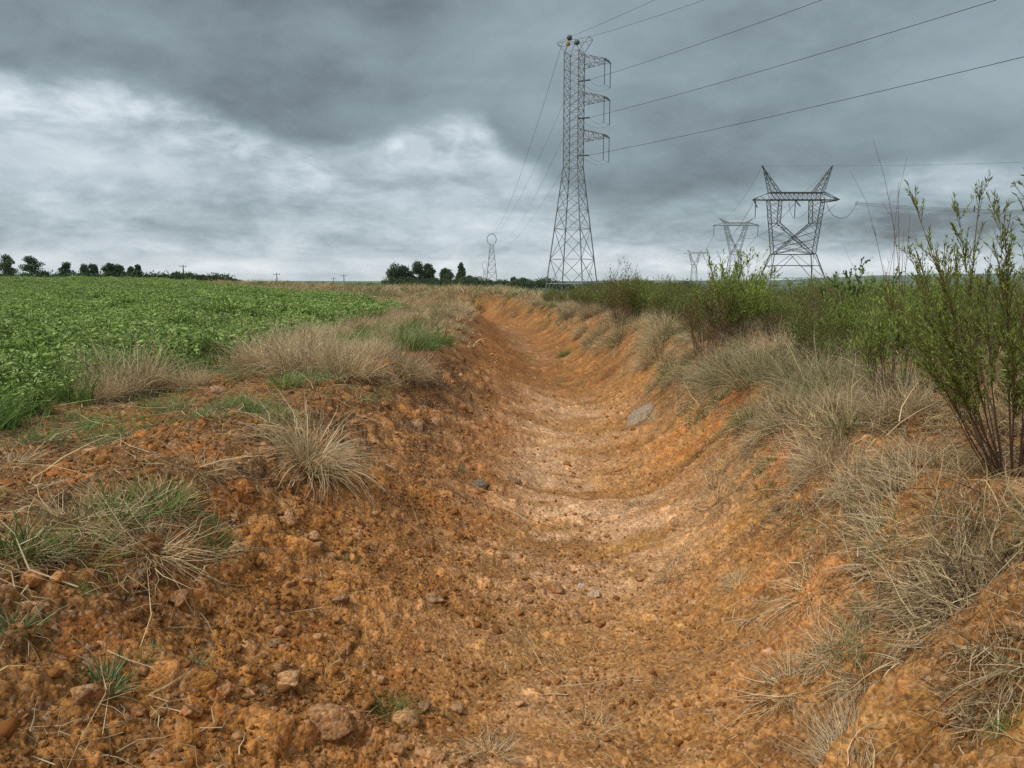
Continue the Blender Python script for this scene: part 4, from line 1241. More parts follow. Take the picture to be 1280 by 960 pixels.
def shrub_row(n, u0, u1, D0, D1, sets, top, label, group, name='shrub', sj=.12, wide=1.0):
    for i in range(n):
        D = random.uniform(D0, D1); u = random.uniform(u0, u1)
        x = (u - 640) / FPX * D * 1.0
        if x < axis(D) + 2.0 and u > 620: x = axis(D) + random.uniform(2.0, 3.2)
        z = float(hm(x, D))
        zt = CAM_H - (top(u) - 352) / FPX * D
        hh = max(.35, zt - z) * (1 + random.uniform(-sj, sj * .6))
        st = random.choice(sets)
        ad = 'bright green' if st in S_BRIGHT else 'olive' if st in S_OLIVE else 'brownish' if st in S_BROWN else 'leafless'
        q_ = (u - u0) / (u1 - u0)
        bd = ('at its left end', 'left of its middle', 'right of its middle', 'at its right end')[min(3, int(q_ * 4))]
        o = put_shrub(st, x, D, hh * .98, ad + ' ' + label + ', ' + bd, ad + ' ' + group + ' ' + bd, name=name)
        w_ = max(.75, min(1.6, wide / max(hh, .3) ** .3))
        o.scale = (hh * w_, hh * w_, hh)
tp = lambda u: np.interp(u, [600, 640, 680, 720, 745, 790, 830, 860, 920, 960, 1010, 1060, 1120, 1200, 1280], [368, 366, 358, 350, 343, 342, 346, 350, 342, 350, 344, 343, 344, 342, 346])
shrub_row(34, 860, 1290, 6.0, 9.5, S_OLIVE + S_BRIGHT + S_BROWN + S_BROWN, lambda u: tp(u) + 16, 'shrub in the front of the thicket', 'shrubs in front of the thicket', sj=.25)
shrub_row(52, 780, 1300, 9.5, 15, S_BRIGHT + S_OLIVE + S_BROWN, lambda u: tp(u) + 2, 'shrub inside the right-bank thicket', 'shrubs of the thicket', sj=.24)
shrub_row(64, 690, 1300, 15, 26, S_BRIGHT + S_OLIVE + S_BROWN, lambda u: tp(u) - 2, 'shrub at the back of the thicket against the sky', 'shrubs at the back of the thicket', wide=1.25, sj=.2)
shrub_row(40, 640, 860, 24, 44, S_BROWN + S_OLIVE, lambda u: tp(u) + 1, 'distant shrub before the tall pylon', 'distant shrubs by the tall pylon', wide=1.5)
shrub_row(9, 548, 605, 40, 47, S_BROWN, lambda u: 380, 'scrub in the hollow at the far ditch end', 'scrub at the far end of the ditch', wide=2.2)
shrub_row(12, 560, 700, 44, 75, S_OLIVE + S_BRIGHT, lambda u: 368, 'low bush where the ditch bends away', 'bushes at the bend of the ditch', wide=1.8)
shrub_row(12, 690, 1000, 12, 30, S_BARE + S_BROWN, lambda u: tp(u) + 14, 'twiggy shrub along the right bank', 'leafless shrubs of the right bank', 'bare_shrub', wide=1.2)
shrub_row(10, 880, 1270, 4.6, 8, S_BARE, lambda u: 420, 'low twiggy bush on the near right bank', 'low leafless bushes', 'bare_shrub', sj=.3)

shrub_row(16, 900, 1075, 5.6, 8.5, S_BROWN + S_BROWN + S_OLIVE[:1], lambda u: 388, 'shrub on the crown of the near right bank', 'shrubs on the near right crown', wide=1.1, sj=.2)
shrub_row(10, 840, 960, 9, 13, S_BROWN + S_OLIVE, lambda u: 362, 'shrub on the crown of the middle right bank', 'shrubs on the middle right crown', wide=1.2, sj=.2)

# ------------------------------------------------------------------ trees
TD = ((.075, .12, .05), (.095, .145, .06), (.045, .08, .035), (.12, .17, .07))
def tree_meshes(seed, H, Wd, lobes, style='round', n=1500, ls=.38, cols=TD):
    rng = np.random.default_rng(seed); A = Acc(); Tk = Acc()
    K = 6; zt = np.linspace(0, .88, K)
    tr = np.stack([np.cumsum(rng.normal(0, .012, K)) * H, np.cumsum(rng.normal(0, .012, K)) * H, zt * H], -1); tr[0, :2] = 0
    V, T_ = tubes(tr[None], (H * .028 * (1 - zt * .85))[None], 6); Tk.add(V, T_, (.10, .075, .055))
    ctr = []
    for i in range(lobes):
        if style == 'pine':
            t = (i + rng.uniform(0, .6)) / lobes; zc_ = (.16 + .80 * t) * H; sp = Wd * .5 * (1.0 - .70 * t) * rng.uniform(.7, 1.1)
            a = rng.uniform(0, 6.28); c = np.array([math.cos(a) * sp * .6, math.sin(a) * sp * .6, zc_]); rad = np.array([sp * .8 + .3, sp * .8 + .3, H * .085])
        elif style == 'spire':
            t = (i + .5) / lobes; c = np.array([rng.normal(0, Wd * .08), rng.normal(0, Wd * .08), (.2 + .78 * t) * H]); q = Wd * .5 * (1 - t * .85); rad = np.array([q, q, H / lobes * .9])
        else:
            a = rng.uniform(0, 6.28); e_ = rng.uniform(0, 1) ** .5; t = rng.uniform(0, 1)
            c = np.array([math.cos(a) * Wd * .32 * e_, math.sin(a) * Wd * .32 * e_, H * (.26 + .60 * t * (1.1 - .3 * e_))]); q = Wd * rng.uniform(.16, .27); rad = np.array([q, q, q * .8])
        ctr.append(c)
        k_ = tr[min(K - 1, max(1, int(c[2] / H * K * .8)))]
        V, T_ = tubes(np.array([[k_, (k_ + c) / 2 + [0, 0, -.1], c]]), np.array([[H * .010, H * .007, H * .003]]), 4); Tk.add(V, T_, (.10, .075, .055))
        m = n // lobes
        dv = rng.normal(0, 1, (m, 3)); dv /= np.linalg.norm(dv, axis=1, keepdims=True); dv *= rng.uniform(.45, 1.12, (m, 1))
        Pp = c + dv * rad
        V, T_, C = leaves(Pp, rng.normal(0, 1, (m, 3)) + [0, 0, .2], rng.uniform(.6, 1.3, m) * ls, rng.uniform(.5, .9, m) * ls, cols, .25, rng)
        A.add(V, T_, C * rng.uniform(.8, 1.25))
    return Tk.mesh('trunk', M_STEM), A.mesh('crown', M_TREE)
def put_tree(meshes, x, y, label, group=None, z=None, s=1.0, name='tree', yaw=None):
    r = empty(name, (x, y, float(hm(x, y)) - .1 if z is None else z)); r.scale = (s, s, s); r.rotation_euler[2] = random.uniform(-3, 3) if yaw is None else yaw
    obj('trunk', meshes[0], r); obj('crown', meshes[1], r)
    return tag(r, label, 'tree', group)
def tree_at(u, vtop, wpx, D, style, seed, label, group=None, name='tree', lobes=9, n=1500, vbase=None):
    x = (u - 640) / FPX * D / CT ** 0
    z = float(hm(x, D)); zt = at(u, vtop, D).z; H = zt - z + .1; w_ = wpx / FPX * D * (1.22 if style == 'pine' else 1.12)
    return put_tree(tree_meshes(seed, H, w_, lobes, style, n, max(.3, D * .0022)), x, D, label, group, name=name)
LT = [ # u, top, width, distance, style, label
 (17, 319, 27, 190, 'pine', 'leftmost dark conifer standing alone beyond the crop'),
 (47, 321, 32, 190, 'pine', 'second dark conifer from the left beyond the crop, broad and shaggy'),
 (64, 336, 18, 195, 'round', 'low dark tree leaning against the second conifer'),
 (88, 328, 20, 200, 'pine', 'small ragged conifer third from the left beyond the crop'),
 (112, 330, 15, 200, 'pine', 'left half of the paired conifers fourth from the left'),
 (123, 330, 12, 202, 'pine', 'right half of the paired conifers fourth from the left'),
 (143, 329, 20, 205, 'pine', 'dark conifer at the left end of the closed tree row'),
 (155, 331, 16, 206, 'pine', 'dark conifer second in the closed tree row'),
 (168, 334, 12, 208, 'pine', 'narrow conifer before the gap in the tree row'),
 (177, 332, 12, 208, 'pine', 'narrow conifer after the gap in the tree row'),
 (187, 337, 14, 210, 'round', 'round dark tree right of the narrow conifers'),
 (203, 340, 20, 214, 'round', 'low rounded tree in the middle of the tree row'),
 (214, 341, 16, 216, 'round', 'low tree left of the domed one'),
 (229, 337, 22, 218, 'round', 'domed dark tree under the power pole'),
 (243, 341, 16, 222, 'round', 'tree right of the domed one beyond the crop'),
 (255, 343, 18, 226, 'round', 'low dark tree toward the right end of the tree row'),
 (267, 346, 18, 230, 'round', 'lower dark tree near the right end of the tree row'),
 (279, 348, 14, 234, 'round', 'last low tree of the row on the left'),
 (294, 345, 13, 240, 'round', 'thin open treetop standing apart right of the row'),
 (303, 350, 16, 242, 'round', 'low bush-like tree right of the thin treetop'),
 (332, 352, 14, 260, 'round', 'little dark tree left of the middle power pole'),
 (360, 352, 14, 262, 'round', 'little dark tree right of the middle power pole'),
 (496, 329, 26, 300, 'round', 'leftmost big tree of the dark grove in the centre'),
 (511, 327, 24, 304, 'round', 'second big tree of the dark grove'),
 (529, 325, 28, 306, 'round', 'tallest round tree of the dark grove'),
 (541, 334, 20, 308, 'round', 'tree on the right shoulder of the dark grove'),
 (559, 333, 22, 310, 'round', 'separate round tree right of the dark grove'),
 (577, 330, 15, 312, 'spire', 'spiky narrow tree right of the round one in the centre'),
 (588, 343, 18, 314, 'round', 'low tree beside the spiky narrow one'),
 (643, 345, 12, 380, 'round', 'small tree on the far green rise, left one'),
 (653, 346, 14, 380, 'round', 'small tree on the far green rise, middle one'),
 (676, 347, 9, 385, 'round', 'tiny lone round tree on the far green rise'),
]
for i, (u, vt, wp, D, stl, lb_) in enumerate(LT):
    tree_at(u, vt, wp, D, stl, 500 + i, lb_, lobes=15 if stl == 'pine' else 9, n=3200 if D < 320 else 1500)
# low growth joining the trees into rows
hedge = [tree_meshes(560 + k, 3.0, 6.5, 8, 'round', 700, .42) for k in range(3)]
def hedge_row(us, D, vt, label, group):
    for u in us:
        x = (u - 640) / FPX * D; z = float(hm(x, D)); H = at(u, vt + random.uniform(-1.2, 1.5), D).z - z
        o = put_tree(random.choice(hedge), x, D, label, group, name='bush'); k = max(.5, H / 2.75); o.scale = (k * .9, k * .9, k); o['category'] = 'bush'
hedge_row(np.arange(0, 140, 7.5), 185, 347, 'dark bush in the low hedge under the left conifers', 'hedge under the conifers')
hedge_row(np.arange(140, 285, 6), 205, 346.5, 'dark bush filling the tree row beyond the crop', 'bushes in the tree row')
hedge_row(np.arange(285, 480, 15), 270, 354.5, 'tiny dark bush on the skyline between pole and grove', 'skyline bushes')
hedge_row(np.arange(488, 612, 8), 290, 349, 'dark bush at the foot of the central grove', 'bushes of the grove')
hedge_row(np.arange(596, 690, 7), 370, 351, 'dark bush lining the far green rise', 'bushes on the rise')
hedge_row(np.arange(690, 860, 12), 420, 355, 'far dark bush behind the thicket', 'far bushes behind the thicket')

# ------------------------------------------------------------------ utility poles far off
def power_pole(u, vt, D, label):
    x = (u - 640) / FPX * D; z = float(hm(x, D)); H = at(u, vt, D).z - z
    r = empty('power_pole', (x, D, z))
    V, T_ = tubes(np.array([[[0, 0, 0], [0, 0, H * .5], [0, 0, H]]]), np.array([[.20, .17, .13]]), 8)
    obj('pole', mesh_tris('pole', V, T_, np.full((len(V), 3), .28), M_WOOD), r)
    V, T_ = tubes(np.array([[[-1.1, -.16, H - .5], [0, -.16, H - .5], [1.1, -.16, H - .5]]]), np.array([[.09, .09, .09]]), 4)
    obj('cross_bar', mesh_tris('cross_bar', V, T_, np.full((len(V), 3), .22), M_WOOD), r)
    im = None
    for dx in (-.95, 0, .95):
        if im is None:
            V, T_ = tubes(np.array([[[0, 0, 0], [0, 0, .12], [0, 0, .24], [0, 0, .34]]]), np.array([[.05, .11, .06, .04]]), 6)
            im = mesh_tris('insulator', V, T_, np.full((len(V), 3), .25), M_GLASS)
        obj('insulator', im, r, (dx, -.16, H - .42))
    return tag(r, label, 'power pole', 'power poles beyond the crop')
power_pole(234, 331, 215, 'power pole rising behind the domed tree on the left skyline')
power_pole(349, 341, 235, 'power pole standing free on the skyline left of centre')
power_pole(432, 343, 250, 'power pole on the skyline above the pale dry strip')
power_pole(419, 347, 330, 'shortest far power pole left of the one above the dry strip')

# ------------------------------------------------------------------ lattice pylons
STEEL = np.array([.27, .275, .28])
class Lat:
    def __init__(self, th=1.0): self.S = []; self.th = th
    def bar(self, a, b, w): self.S.append((np.array(a, float), np.array(b, float), w * self.th))
    def cage(self, A, B, n, wl=.16, wb=.085, style='x', ring=True, ease=1.0, sides=(0, 1, 2, 3)):
        """lattice tube between corner loops A and B (4 points each)"""
        A = [np.array(p, float) for p in A]; B = [np.array(p, float) for p in B]
        ts = [(k / n) ** ease for k in range(n + 1)]
        for c in range(4): self.bar(A[c], B[c], wl)
        for k in range(n):
            for c in sides:
                d_ = (c + 1) % 4
                p0 = A[c] + (B[c] - A[c]) * ts[k]; p1 = A[c] + (B[c] - A[c]) * ts[k + 1]
                q0 = A[d_] + (B[d_] - A[d_]) * ts[k]; q1 = A[d_] + (B[d_] - A[d_]) * ts[k + 1]
                if style == 'x': self.bar(p0, q1, wb); self.bar(q0, p1, wb)
                elif style == 'k':
                    m = (p1 + q1) / 2; self.bar(p0, m, wb); self.bar(q0, m, wb); self.bar(p1, q1, wb)
                    self.bar((p0 + m) / 2, (p0 + p1) / 2, wb * .7); self.bar((q0 + m) / 2, (q0 + q1) / 2, wb * .7)
                else:
                    if k % 2: self.bar(p0, q1, wb)
                    else: self.bar(q0, p1, wb)
                if ring and style != 'k' and k > 0: self.bar(p0, q0, wb * .9)
        for c in range(4): self.bar(B[c], B[(c + 1) % 4], wb * 1.1)
    def mesh(self, name, col=STEEL):
        P = np.array([[a, (a + b) / 2, b] for a, b, w in self.S]); W_ = np.array([[w] * 3 for a, b, w in self.S]) * .5 * 1.25
        V, T_ = tubes(P, W_, 4)
        return mesh_tris(name, V, T_, np.repeat(col[None], len(V), 0), M_STEEL)
def sq(w, z, d=None): d = w if d is None else d; return [(-w, -d, z), (w, -d, z), (w, d, z), (-w, d, z)]

def ins_string(L, r=.14, n=14, col=(.10, .11, .12)):
    """string of discs hanging down from the origin"""
    K = n * 2 + 1; z = -np.linspace(0, L, K)
    P = np.stack([np.zeros(K), np.zeros(K), z], -1)[None]
    Rr = np.where(np.arange(K) % 2 == 1, r, r * .45)[None]
    V, T_ = tubes(P, Rr, 6)
    return mesh_tris('insulator_string', V, T_, np.repeat(np.array(col)[None], len(V), 0), M_GLASS)
def ball(r, col, name='marker_ball'):
    V, T_ = rock(np.random.default_rng(1), 2, 0, 1, 1, 0)
    return mesh_tris(name, V * r, T_, np.repeat(np.array(col)[None], len(V), 0), M_PAINT, True)

# ---- tall angle pylon
PD = 138.0
px0 = at(715, 352, PD).x
pz = -.3
zz = lambda v: at(715, v, PD).z - pz
pyl = empty('pylon', (px0, PD, pz)); YAW = R(-28)
pyl.rotation_euler[2] = YAW
tag(pyl, 'tall lattice pylon with three side arms in the centre of the skyline', 'pylon')
wb_, wt_ = 3.75, 1.38
zW, zT = zz(209), zz(66)
zM = zz(286)
wm = wt_ + (wb_ - wt_) * (zW - zM) / zW
L1 = Lat(.74)
L1.cage(sq(wb_, .0), sq(wm, zM), 2, .24, .12, 'x', ease=.9)
L1.cage(sq(wb_ - (wb_ - wm) * .16, zM * .16), sq(wb_ - (wb_ - wm) * .161, zM * .162), 1, .12, .12, 'z', False)
L1.cage(sq(wm, zM), sq(wt_, zW), 4, .24, .11, 'x', ease=.85)
obj('lower_body', L1.mesh('lower_body'), pyl)
L2 = Lat(.74); L2.cage(sq(wt_, zW), sq(wt_, zT), 14, .22, .10, 'x')
obj('upper_body', L2.mesh('upper_body'), pyl)
# head with two earth-wire arms
Lh = Lat(.72); zh = zz(51)
for sgn in (-1, 1):
    tip = (sgn * 3.05, -1.0, zh - (.3 if sgn < 0 else 0)); tip2 = (sgn * 3.05, 1.0, zh - (.3 if sgn < 0 else 0))
    for yy, tt_ in ((-1.2, tip), (1.2, tip2)):
        Lh.bar((sgn * wt_, yy, zT), tt_, .13); Lh.bar((sgn * .5, yy, zT + 1.9), tt_, .12); Lh.bar((sgn * wt_, yy, zT), (sgn * .5, yy, zT + 1.9), .12)
        m1 = (np.array((sgn * wt_, yy, zT)) + tt_) / 2; m2 = (np.array((sgn * .5, yy, zT + 1.9)) + tt_) / 2; Lh.bar(m1, m2, .09)
    Lh.bar(tip, tip2, .12)
Lh.bar((-.5, -1.2, zT + 1.9), (.5, -1.2, zT + 1.9), .12); Lh.bar((-.5, 1.2, zT + 1.9), (.5, 1.2, zT + 1.9), .12)
Lh.bar((-.5, -1.2, zT + 1.9), (-.5, 1.2, zT + 1.9), .1); Lh.bar((.5, -1.2, zT + 1.9), (.5, 1.2, zT + 1.9), .1)
obj('earth_wire_frame', Lh.mesh('earth_wire_frame'), pyl)
b1 = obj('marker_ball', ball(.5, (.13, .14, .12)), pyl, (-.45, -1.3, zh + .25)); b1['label'] = 'dark marker ball on the pylon head, left one'
b2 = obj('marker_ball', ball(.5, (.12, .16, .16)), pyl, (1.0, -1.3, zh - .75)); b2['label'] = 'dark marker ball on the pylon head, right one'
b3 = obj('marker_ball', ball(.42, (.62, .36, .08)), pyl, (-1.0, -.6, zh - .55)); b3['label'] = 'orange marker ball'
istr = ins_string(4.1, .10); istr2 = ins_string(2.9, .17, 10)
INS_T = []
for v in (84, 130, 176):
    za = zz(v); A_ = Lat(.78)
    tipx = 6.3
    base = [(wt_, -wt_, za - .1), (wt_, wt_, za - .1), (wt_, wt_, za + 1.9), (wt_, -wt_, za + 1.9)]
    end = [(tipx, -.9, za + .15), (tipx, .9, za + .15), (tipx, .9, za + .45), (tipx, -.9, za + .45)]
    A_.cage(base, end, 5, .12, .075, 'z', True)
    A_.bar((tipx, -1.5, za + .2), (tipx, 1.5, za + .2), .26)
    obj('cross_arm', A_.mesh('cross_arm'), pyl)
    for yy in (-1.4, 1.4):
        obj('insulator_string', istr, pyl, (tipx, yy, za + .1))
    # tension strings leaving the body towards the next span
    t_ = obj('insulator_string', istr2, pyl, (wt_, -wt_, za - 2.9)); t_.rotation_euler = (R(-84), 0, R(68)); t_['label'] = 'tension string pointing along the line'
    INS_T.append(za - 2.9)
footm = None
for sx_ in (-1, 1):
    for sy_ in (-1, 1):
        if footm is None:
            V, T_ = tubes(np.array([[[0, 0, -1.2], [0, 0, -.2], [0, 0, .35]]]), np.array([[.55, .5, .38]]), 8)
            footm = mesh_tris('footing', V, T_, np.full((len(V), 3), .35), M_WOOD)
        obj('footing', footm, pyl, (sx_ * wb_, sy_ * wb_, 0))
Rz = Matrix.Rotation(YAW, 4, 'Z')
def PW(x, y, z): v_ = Rz @ Vector((x, y, z)); return np.array([px0 + v_.x, PD + v_.y, pz + v_.z])

def cable(name, pts, r, label, group=None, col=(.10, .10, .105)):
    V, T_ = tubes(np.array(pts)[None], np.full((1, len(pts)), r), 5)
    o = obj(name, mesh_tris(name, V, T_, np.repeat(np.array(col)[None], len(V), 0), M_STEEL))
    return tag(o, label, 'power line', group)
def catenary(a, b, sag, n=60):
    t = np.linspace(0, 1, n)[:, None]; P_ = a * (1 - t) + b * t; P_[:, 2] -= (4 * sag * t * (1 - t))[:, 0]
    return P_
def fit_wire(a, u, v, far):
    """wire leaving a in plan towards the next pylon; sag set so that it passes the sight line (u, v)"""
    k = ray(u, v)
    dx, dy = far[0] - a[0], far[1] - a[1]
    # plan intersection of sight line with the span
    t = (k.x * a[1] - k.y * a[0]) / (k.y * dx - k.x * dy)
    y = a[1] + dy * t; zt = CAM_H + k.z / k.y * y
    zl = a[2] * (1 - t) + far[2] * t
    return (zl - zt) / (4 * t * (1 - t))
off = np.array([113., -278., 0.])
names = ['topmost', 'middle', 'lowest']
for i, (za, (u, v)) in enumerate(zip(INS_T, ((1027, 0), (1245, 0), (1280, 71)))):
    a = PW(wt_ + 2.6, -wt_ - 1.1, za - .3)
    b = a + off
    s_ = fit_wire(a, u, v, b)
    cable('power_line', catenary(a, b, float(np.clip(s_, 1, 14))), .030, names[i] + ' of the three thick conductors running from the tall pylon to the upper right', None)
    j = PW(6.3, -1.4, za - 1.1); j2 = PW(6.3, 1.4, za - 1.1); c2 = PW(wt_, wt_, za)
    jl = []
    for t in np.linspace(0, 1, 14): jl.append(a * (1 - t) + j * t - np.array([0, 0, 1.2 * 4 * t * (1 - t) * .5]))
    for t in np.linspace(.1, 1, 8): jl.append(j * (1 - t) + j2 * t)
    for t in np.linspace(.1, 1, 12): jl.append(j2 * (1 - t) + c2 * t - np.array([0, 0, 1.6 * t * (1 - t) * 2]))
    cable('jumper_cable', jl, .018, names[i] + ' slack jumper loop below an arm of the tall pylon')
for i, (sg, (u, v)) in enumerate(((-1, (818, 0)), (1, (880, 0)))):
    a = PW(sg * 3.05, -1.0, zh - .1); b = a + off + np.array([0, 0, 2.])
    s_ = fit_wire(a, u, v, b)
    cable('earth_wire', catenary(a, b, float(np.clip(s_, .5, 14))), .024, ('left' if sg < 0 else 'right') + ' thin earth wire rising from the head of the tall pylon')

# ---- far pylon of the same line, then a still farther one
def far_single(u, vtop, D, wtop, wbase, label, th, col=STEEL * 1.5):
    x = (u - 640) / FPX * D; z = float(hm(x, D)) - .5; H = at(u, vtop, D).z - z
    r = empty('pylon', (x, D, z)); L_ = Lat(th)
    L_.cage(sq(wbase, 0), sq(wtop * .35, H * .80), 6, .30, .16, 'x', ease=.85)
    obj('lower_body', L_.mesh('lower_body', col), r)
    Lr = Lat(th)
    ang = np.linspace(R(-78), R(258), 17)
    for k in range(16):
        for yy in (-.8, .8):
            a, b = ang[k], ang[k + 1]
            Lr.bar((math.cos(a) * wtop, yy, H * .90 + math.sin(a) * H * .10), (math.cos(b) * wtop, yy, H * .90 + math.sin(b) * H * .10), .30)
    for k in range(0, 17, 2): Lr.bar((math.cos(ang[k]) * wtop, -.8, H * .90 + math.sin(ang[k]) * H * .10), (math.cos(ang[k]) * wtop, .8, H * .90 + math.sin(ang[k]) * H * .10), .2)
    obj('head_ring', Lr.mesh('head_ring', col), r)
    tag(r, label, 'pylon')
    return x, D, z, H
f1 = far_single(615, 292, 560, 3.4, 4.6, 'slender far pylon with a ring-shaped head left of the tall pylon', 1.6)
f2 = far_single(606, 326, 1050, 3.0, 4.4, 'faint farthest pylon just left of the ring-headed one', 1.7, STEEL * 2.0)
for i, za in enumerate(INS_T):
    a = PW(-wt_, wt_, za); b = np.array([f1[0] + (-3.4, 3.4, 0)[i], f1[1], f1[2] + f1[3] * (.99, .92, .84)[i]])
    cable('power_line', catenary(a, b, 9), .022, names[i] + ' conductor falling from the tall pylon towards the ring-headed pylon')
a = PW(-3.05, 1.0, zh - .3); cable('earth_wire', catenary(a, np.array([f1[0] - 2.5, f1[1], f1[2] + f1[3]]), 10), .035, 'leftmost thin earth wire falling from the tall pylon head to the far pylon')

# ---- delta (window) pylon
def delta(u0, D, pxs, label, th, col=STEEL, dep=1.4, strings='tension', yaw=0.0):
    """pxs: named outline measures in picture pixels turned into metres at the distance D"""
    m = D / FPX
    xx = (u0 - 640) * m; z0 = float(hm(xx, D)) - .6
    r = empty('pylon', (xx, D, z0)); r.rotation_euler[2] = yaw
    Z = lambda v: at(u0, v, D).z - z0
    g = {k: v * m for k, v in pxs['w'].items()}
    zs = {k: Z(v) for k, v in pxs['v'].items()}
    n_ = pxs.get('n', (2, 6, 10, 5))
    A_ = Lat(th)
    A_.cage(sq(g['base'], 0, g['base'] * .8), sq(g['waist'], zs['waist'], dep * 1.3), n_[0], .24, .12, 'k')
    w2 = g['waist'] + (g['base'] - g['waist']) * .35
    A_.bar((-w2, -dep * 1.9, zs['low']), (w2, -dep * 1.9, zs['low']), .13); A_.bar((-w2, dep * 1.9, zs['low']), (w2, dep * 1.9, zs['low']), .13)
    obj('lower_body', A_.mesh('lower_body', col), r)
    for s in (-1, 1):
        F_ = Lat(th)
        w = g['waist']; zw = zs['waist']
        # outer face of the fork from waist to arm, inner face from the crotch
        A0 = [(s * w, -dep, zw), (s * -.96 * w, -dep, zw + 0.02), (s * -.96 * w, dep, zw + 0.02), (s * w, dep, zw)]
        kn = [(s * (w + (g['fork_o'] - w) * .58), -dep, zs['knee']), (s * g['knee_i'], -dep, zs['knee']), (s * g['knee_i'], dep, zs['knee']), (s * (w + (g['fork_o'] - w) * .58), dep, zs['knee'])]
        tp_ = [(s * g['fork_o'], -dep, zs['bot']), (s * g['fork_i'], -dep, zs['bot']), (s * g['fork_i'], dep, zs['bot']), (s * g['fork_o'], dep, zs['bot'])]
        F_.cage(A0, kn, n_[1], .19, .095, 'x', False); F_.cage(kn, tp_, max(2, n_[1] // 2 + 1), .19, .09, 'x', False)
        obj('fork_leg', F_.mesh('fork_leg', col), r)
        K_ = Lat(th)
        pk = (s * g['peak'], 0, zs['peak'])
        B0 = [(s * g['pk_o'], -dep, zs['top']), (s * g['pk_i'], -dep, zs['top']), (s * g['pk_i'], dep, zs['top']), (s * g['pk_o'], dep, zs['top'])]
        e0 = .12
        B1 = [(pk[0] + e0, -e0, pk[2]), (pk[0] - e0, -e0, pk[2]), (pk[0] - e0, e0, pk[2]), (pk[0] + e0, e0, pk[2])]
        K_.cage(B0, B1, n_[3], .15, .08, 'x', False)
        obj('earth_wire_peak', K_.mesh('earth_wire_peak', col), r)
    B_ = Lat(th)
    t1, b1 = g['top'], g['tip']
    L0 = [(-t1, -dep, zs['bot']), (-t1, -dep, zs['top']), (-t1, dep, zs['top']), (-t1, dep, zs['bot'])]
    R0 = [(t1, -dep, zs['bot']), (t1, -dep, zs['top']), (t1, dep, zs['top']), (t1, dep, zs['bot'])]
    B_.cage(L0, R0, n_[2], .20, .10, 'x', True)
    for s in (-1, 1):
        e_ = [(s * b1, -.4, zs['bot']), (s * b1, -.4, zs['bot'] + .3), (s * b1, .4, zs['bot'] + .3), (s * b1, .4, zs['bot'])]
        B_.cage(L0 if s < 0 else R0, e_, 2, .17, .09, 'z', False)
        B_.bar((s * b1, -1.0, zs['bot'] + .1), (s * b1, 1.0, zs['bot'] + .1), .35)
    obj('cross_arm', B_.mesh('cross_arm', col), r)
    tag(r, label, 'pylon')
    return r, xx, z0, g, zs
rB, bx, bz, bg, bzs = delta(986, 214, dict(
    w=dict(base=40, waist=25.5, fork_o=33.5, fork_i=18.5, knee_i=19.5, top=33, tip=51, peak=42.5, pk_o=32, pk_i=20),
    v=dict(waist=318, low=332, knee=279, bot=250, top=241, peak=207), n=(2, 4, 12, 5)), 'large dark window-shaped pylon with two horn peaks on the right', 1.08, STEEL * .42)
for s, dx in ((-1, -bg['tip'] + .6), (0, 0.0)):
    obj('insulator_string', ins_string(5.0, .16, 16), rB, (dx, .2, bzs['bot'] - .1))
for dx, rx, rz in ((bg['tip'], R(82), R(95)), (-bg['tip'], R(-30), R(40)), (0, R(-40), R(40))):
    t_ = obj('insulator_string', ins_string(5.0 if dx > 0 else 2.4, .22, 14), rB, (dx, 0, bzs['bot'] - .1)); t_.rotation_euler = (rx, 0, rz)
    t_['label'] = 'tension string at an arm of the window pylon'
Bw = lambda x, y, z: np.array([bx + x, 214 + y, bz + z])
# conductors to the right: bundle of four from the arm tip
st = Bw(bg['tip'] + 4.8, -.5, bzs['bot'] - .7)
for i, dz_ in enumerate((0, -.45, -1.15, -1.6)):
    b = at(1420, 264 + i * 1.0, 150); b = np.array(b)
    cable('power_line', catenary(st + np.array([0, 0, dz_ * .4]), b, .7 + .1 * i), .036, ('uppermost', 'second', 'third', 'lowest')[i] + ' of the four bundled conductors leaving the window pylon to the right', None)
b = np.array(at(1300, 264, 170)); k0 = st + (np.array(at(1420, 272, 150)) - st) * .45
sp_ = []
for q, (u, v) in enumerate(((1218, 261), (1248, 261.5))):
    c = np.array(at(u, v, 178)); V, T_ = tubes(np.array([[c + [0, 0, .7], c, c - [0, 0, .7]]]), np.array([[.16, .16, .16]]), 6)
    o = obj('line_spacer', mesh_tris('line_spacer', V, T_, np.full((len(V), 3), .08), M_GLASS)); tag(o, ('left' if q == 0 else 'right') + ' of two small dark spacers clamped on the bundled conductors', 'spacer')
jl = [np.array(at(u, v, 212)) for u, v in ((1033, 254), (1036, 262), (1041, 269), (1050, 273), (1058, 272), (1065, 265), (1070, 256), (1072, 251))]
cable('jumper_cable', np.array([jl[0]] + jl), .07, 'slack jumper loop hanging right of the window pylon')
jl = [np.array(at(u, v, 212)) for u, v in ((986, 252), (988, 266), (992, 273), (1000, 272), (1010, 264), (1018, 252))]
cable('jumper_cable', jl, .05, 'slack jumper loop inside the window of the pylon')
cable('earth_wire', catenary(Bw(bg['peak'], 0, bzs['peak']), np.array(at(1420, 196, 150)), .5), .025, 'thin earth wire leaving the right horn of the window pylon')
cable('earth_wire', catenary(Bw(-bg['peak'], 0, bzs['peak']), Bw(bg['peak'], 0, bzs['peak']), .1), .02, 'thin wire strung between the two horns of the window pylon')
rC, cx, cz, cg, czs = delta(914.5, 420, dict(
    w=dict(base=12.5, waist=5.4, fork_o=14.3, fork_i=10.5, knee_i=6, top=16, tip=27, peak=20.5, pk_o=14, pk_i=9),
    v=dict(waist=318, low=332, knee=296, bot=282, top=278.5, peak=273), n=(2, 3, 8, 2)), 'smaller window-shaped pylon left of the large one', 1.25, STEEL * 1.2)
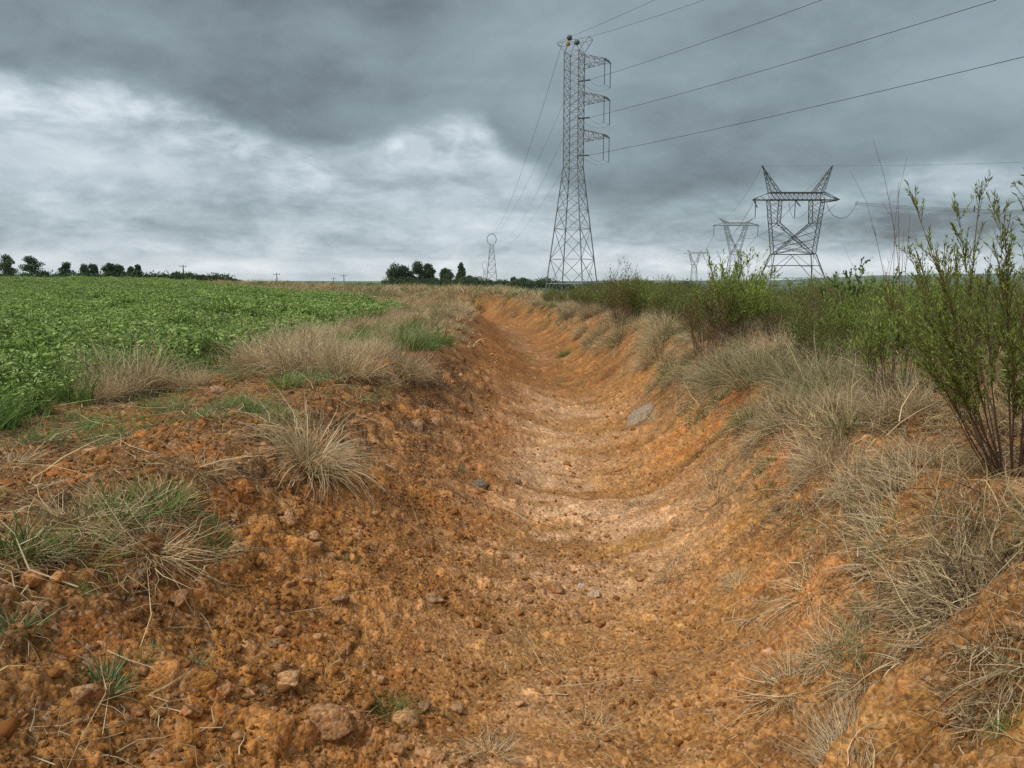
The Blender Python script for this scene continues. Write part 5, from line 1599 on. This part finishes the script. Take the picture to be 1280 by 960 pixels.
for dx in (-cg['tip'], cg['tip']):
    obj('insulator_string', ins_string(5.5, .22, 10), rC, (dx, 0, czs['bot']))
rD, dx_, dz0, dg, dzs = delta(865, 860, dict(
    w=dict(base=5.5, waist=2.6, fork_o=7, fork_i=5, knee_i=3, top=8, tip=12.5, peak=9.5, pk_o=7, pk_i=4.5),
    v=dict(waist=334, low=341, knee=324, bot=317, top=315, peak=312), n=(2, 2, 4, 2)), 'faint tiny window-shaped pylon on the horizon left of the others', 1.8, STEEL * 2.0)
for i, (xa, xb) in enumerate(((-1, -1), (0, 0), (1, 1))):
    a = Bw(xa * bg['tip'], 1, bzs['bot'] - 1); b = np.array([cx + xb * cg['tip'], 420, cz + czs['bot'] - (5.5 if xb else 4)])
    cable('power_line', catenary(a, b, 6), .06, ('left', 'middle', 'right')[i] + ' conductor slanting down from the large window pylon to the smaller one')
    c_ = np.array([dx_ + xb * dg['tip'], 860, dz0 + dzs['bot'] - (4 if xb else 3)])
    cable('power_line', catenary(b, c_, 12), .07, ('left', 'middle', 'right')[i] + ' conductor between the smaller and the faint tiny window pylon')
for s in (-1, 1):
    cable('earth_wire', catenary(Bw(s * bg['peak'], 0, bzs['peak']), np.array([cx + s * cg['peak'], 420, cz + czs['peak']]), 4), .035, ('left' if s < 0 else 'right') + ' thin earth wire between the large and the smaller window pylon')

# ------------------------------------------------------------------ thin haze over the valley
def haze():
    hx0, hx1, hy0, hy1, hz0, hz1 = -9800, 9800, -3600, 9800, -180, 96
    V = [(x, y, z) for x in (hx0, hx1) for y in (hy0, hy1) for z in (hz0, hz1)]
    Q = [(0, 1, 3, 2), (4, 6, 7, 5), (0, 4, 5, 1), (2, 3, 7, 6), (0, 2, 6, 4), (1, 5, 7, 3)]
    me = bpy.data.meshes.new('haze'); me.from_pydata(V, [], Q)
    m = bpy.data.materials.new('haze_air'); m.use_nodes = True; nt = m.node_tree; nt.nodes.clear()
    pv = nn(nt, 'ShaderNodeVolumePrincipled'); setin(pv, 'Color', (.80, .88, .98, 1)); setin(pv, 'Density', 6e-5); setin(pv, 'Anisotropy', .1)
    o = nn(nt, 'ShaderNodeOutputMaterial'); nt.links.new(pv.outputs[0], o.inputs['Volume'])
    me.materials.append(m)
    tag(obj('haze', me), 'thin bluish haze over the distant valley', kind='stuff')
haze()
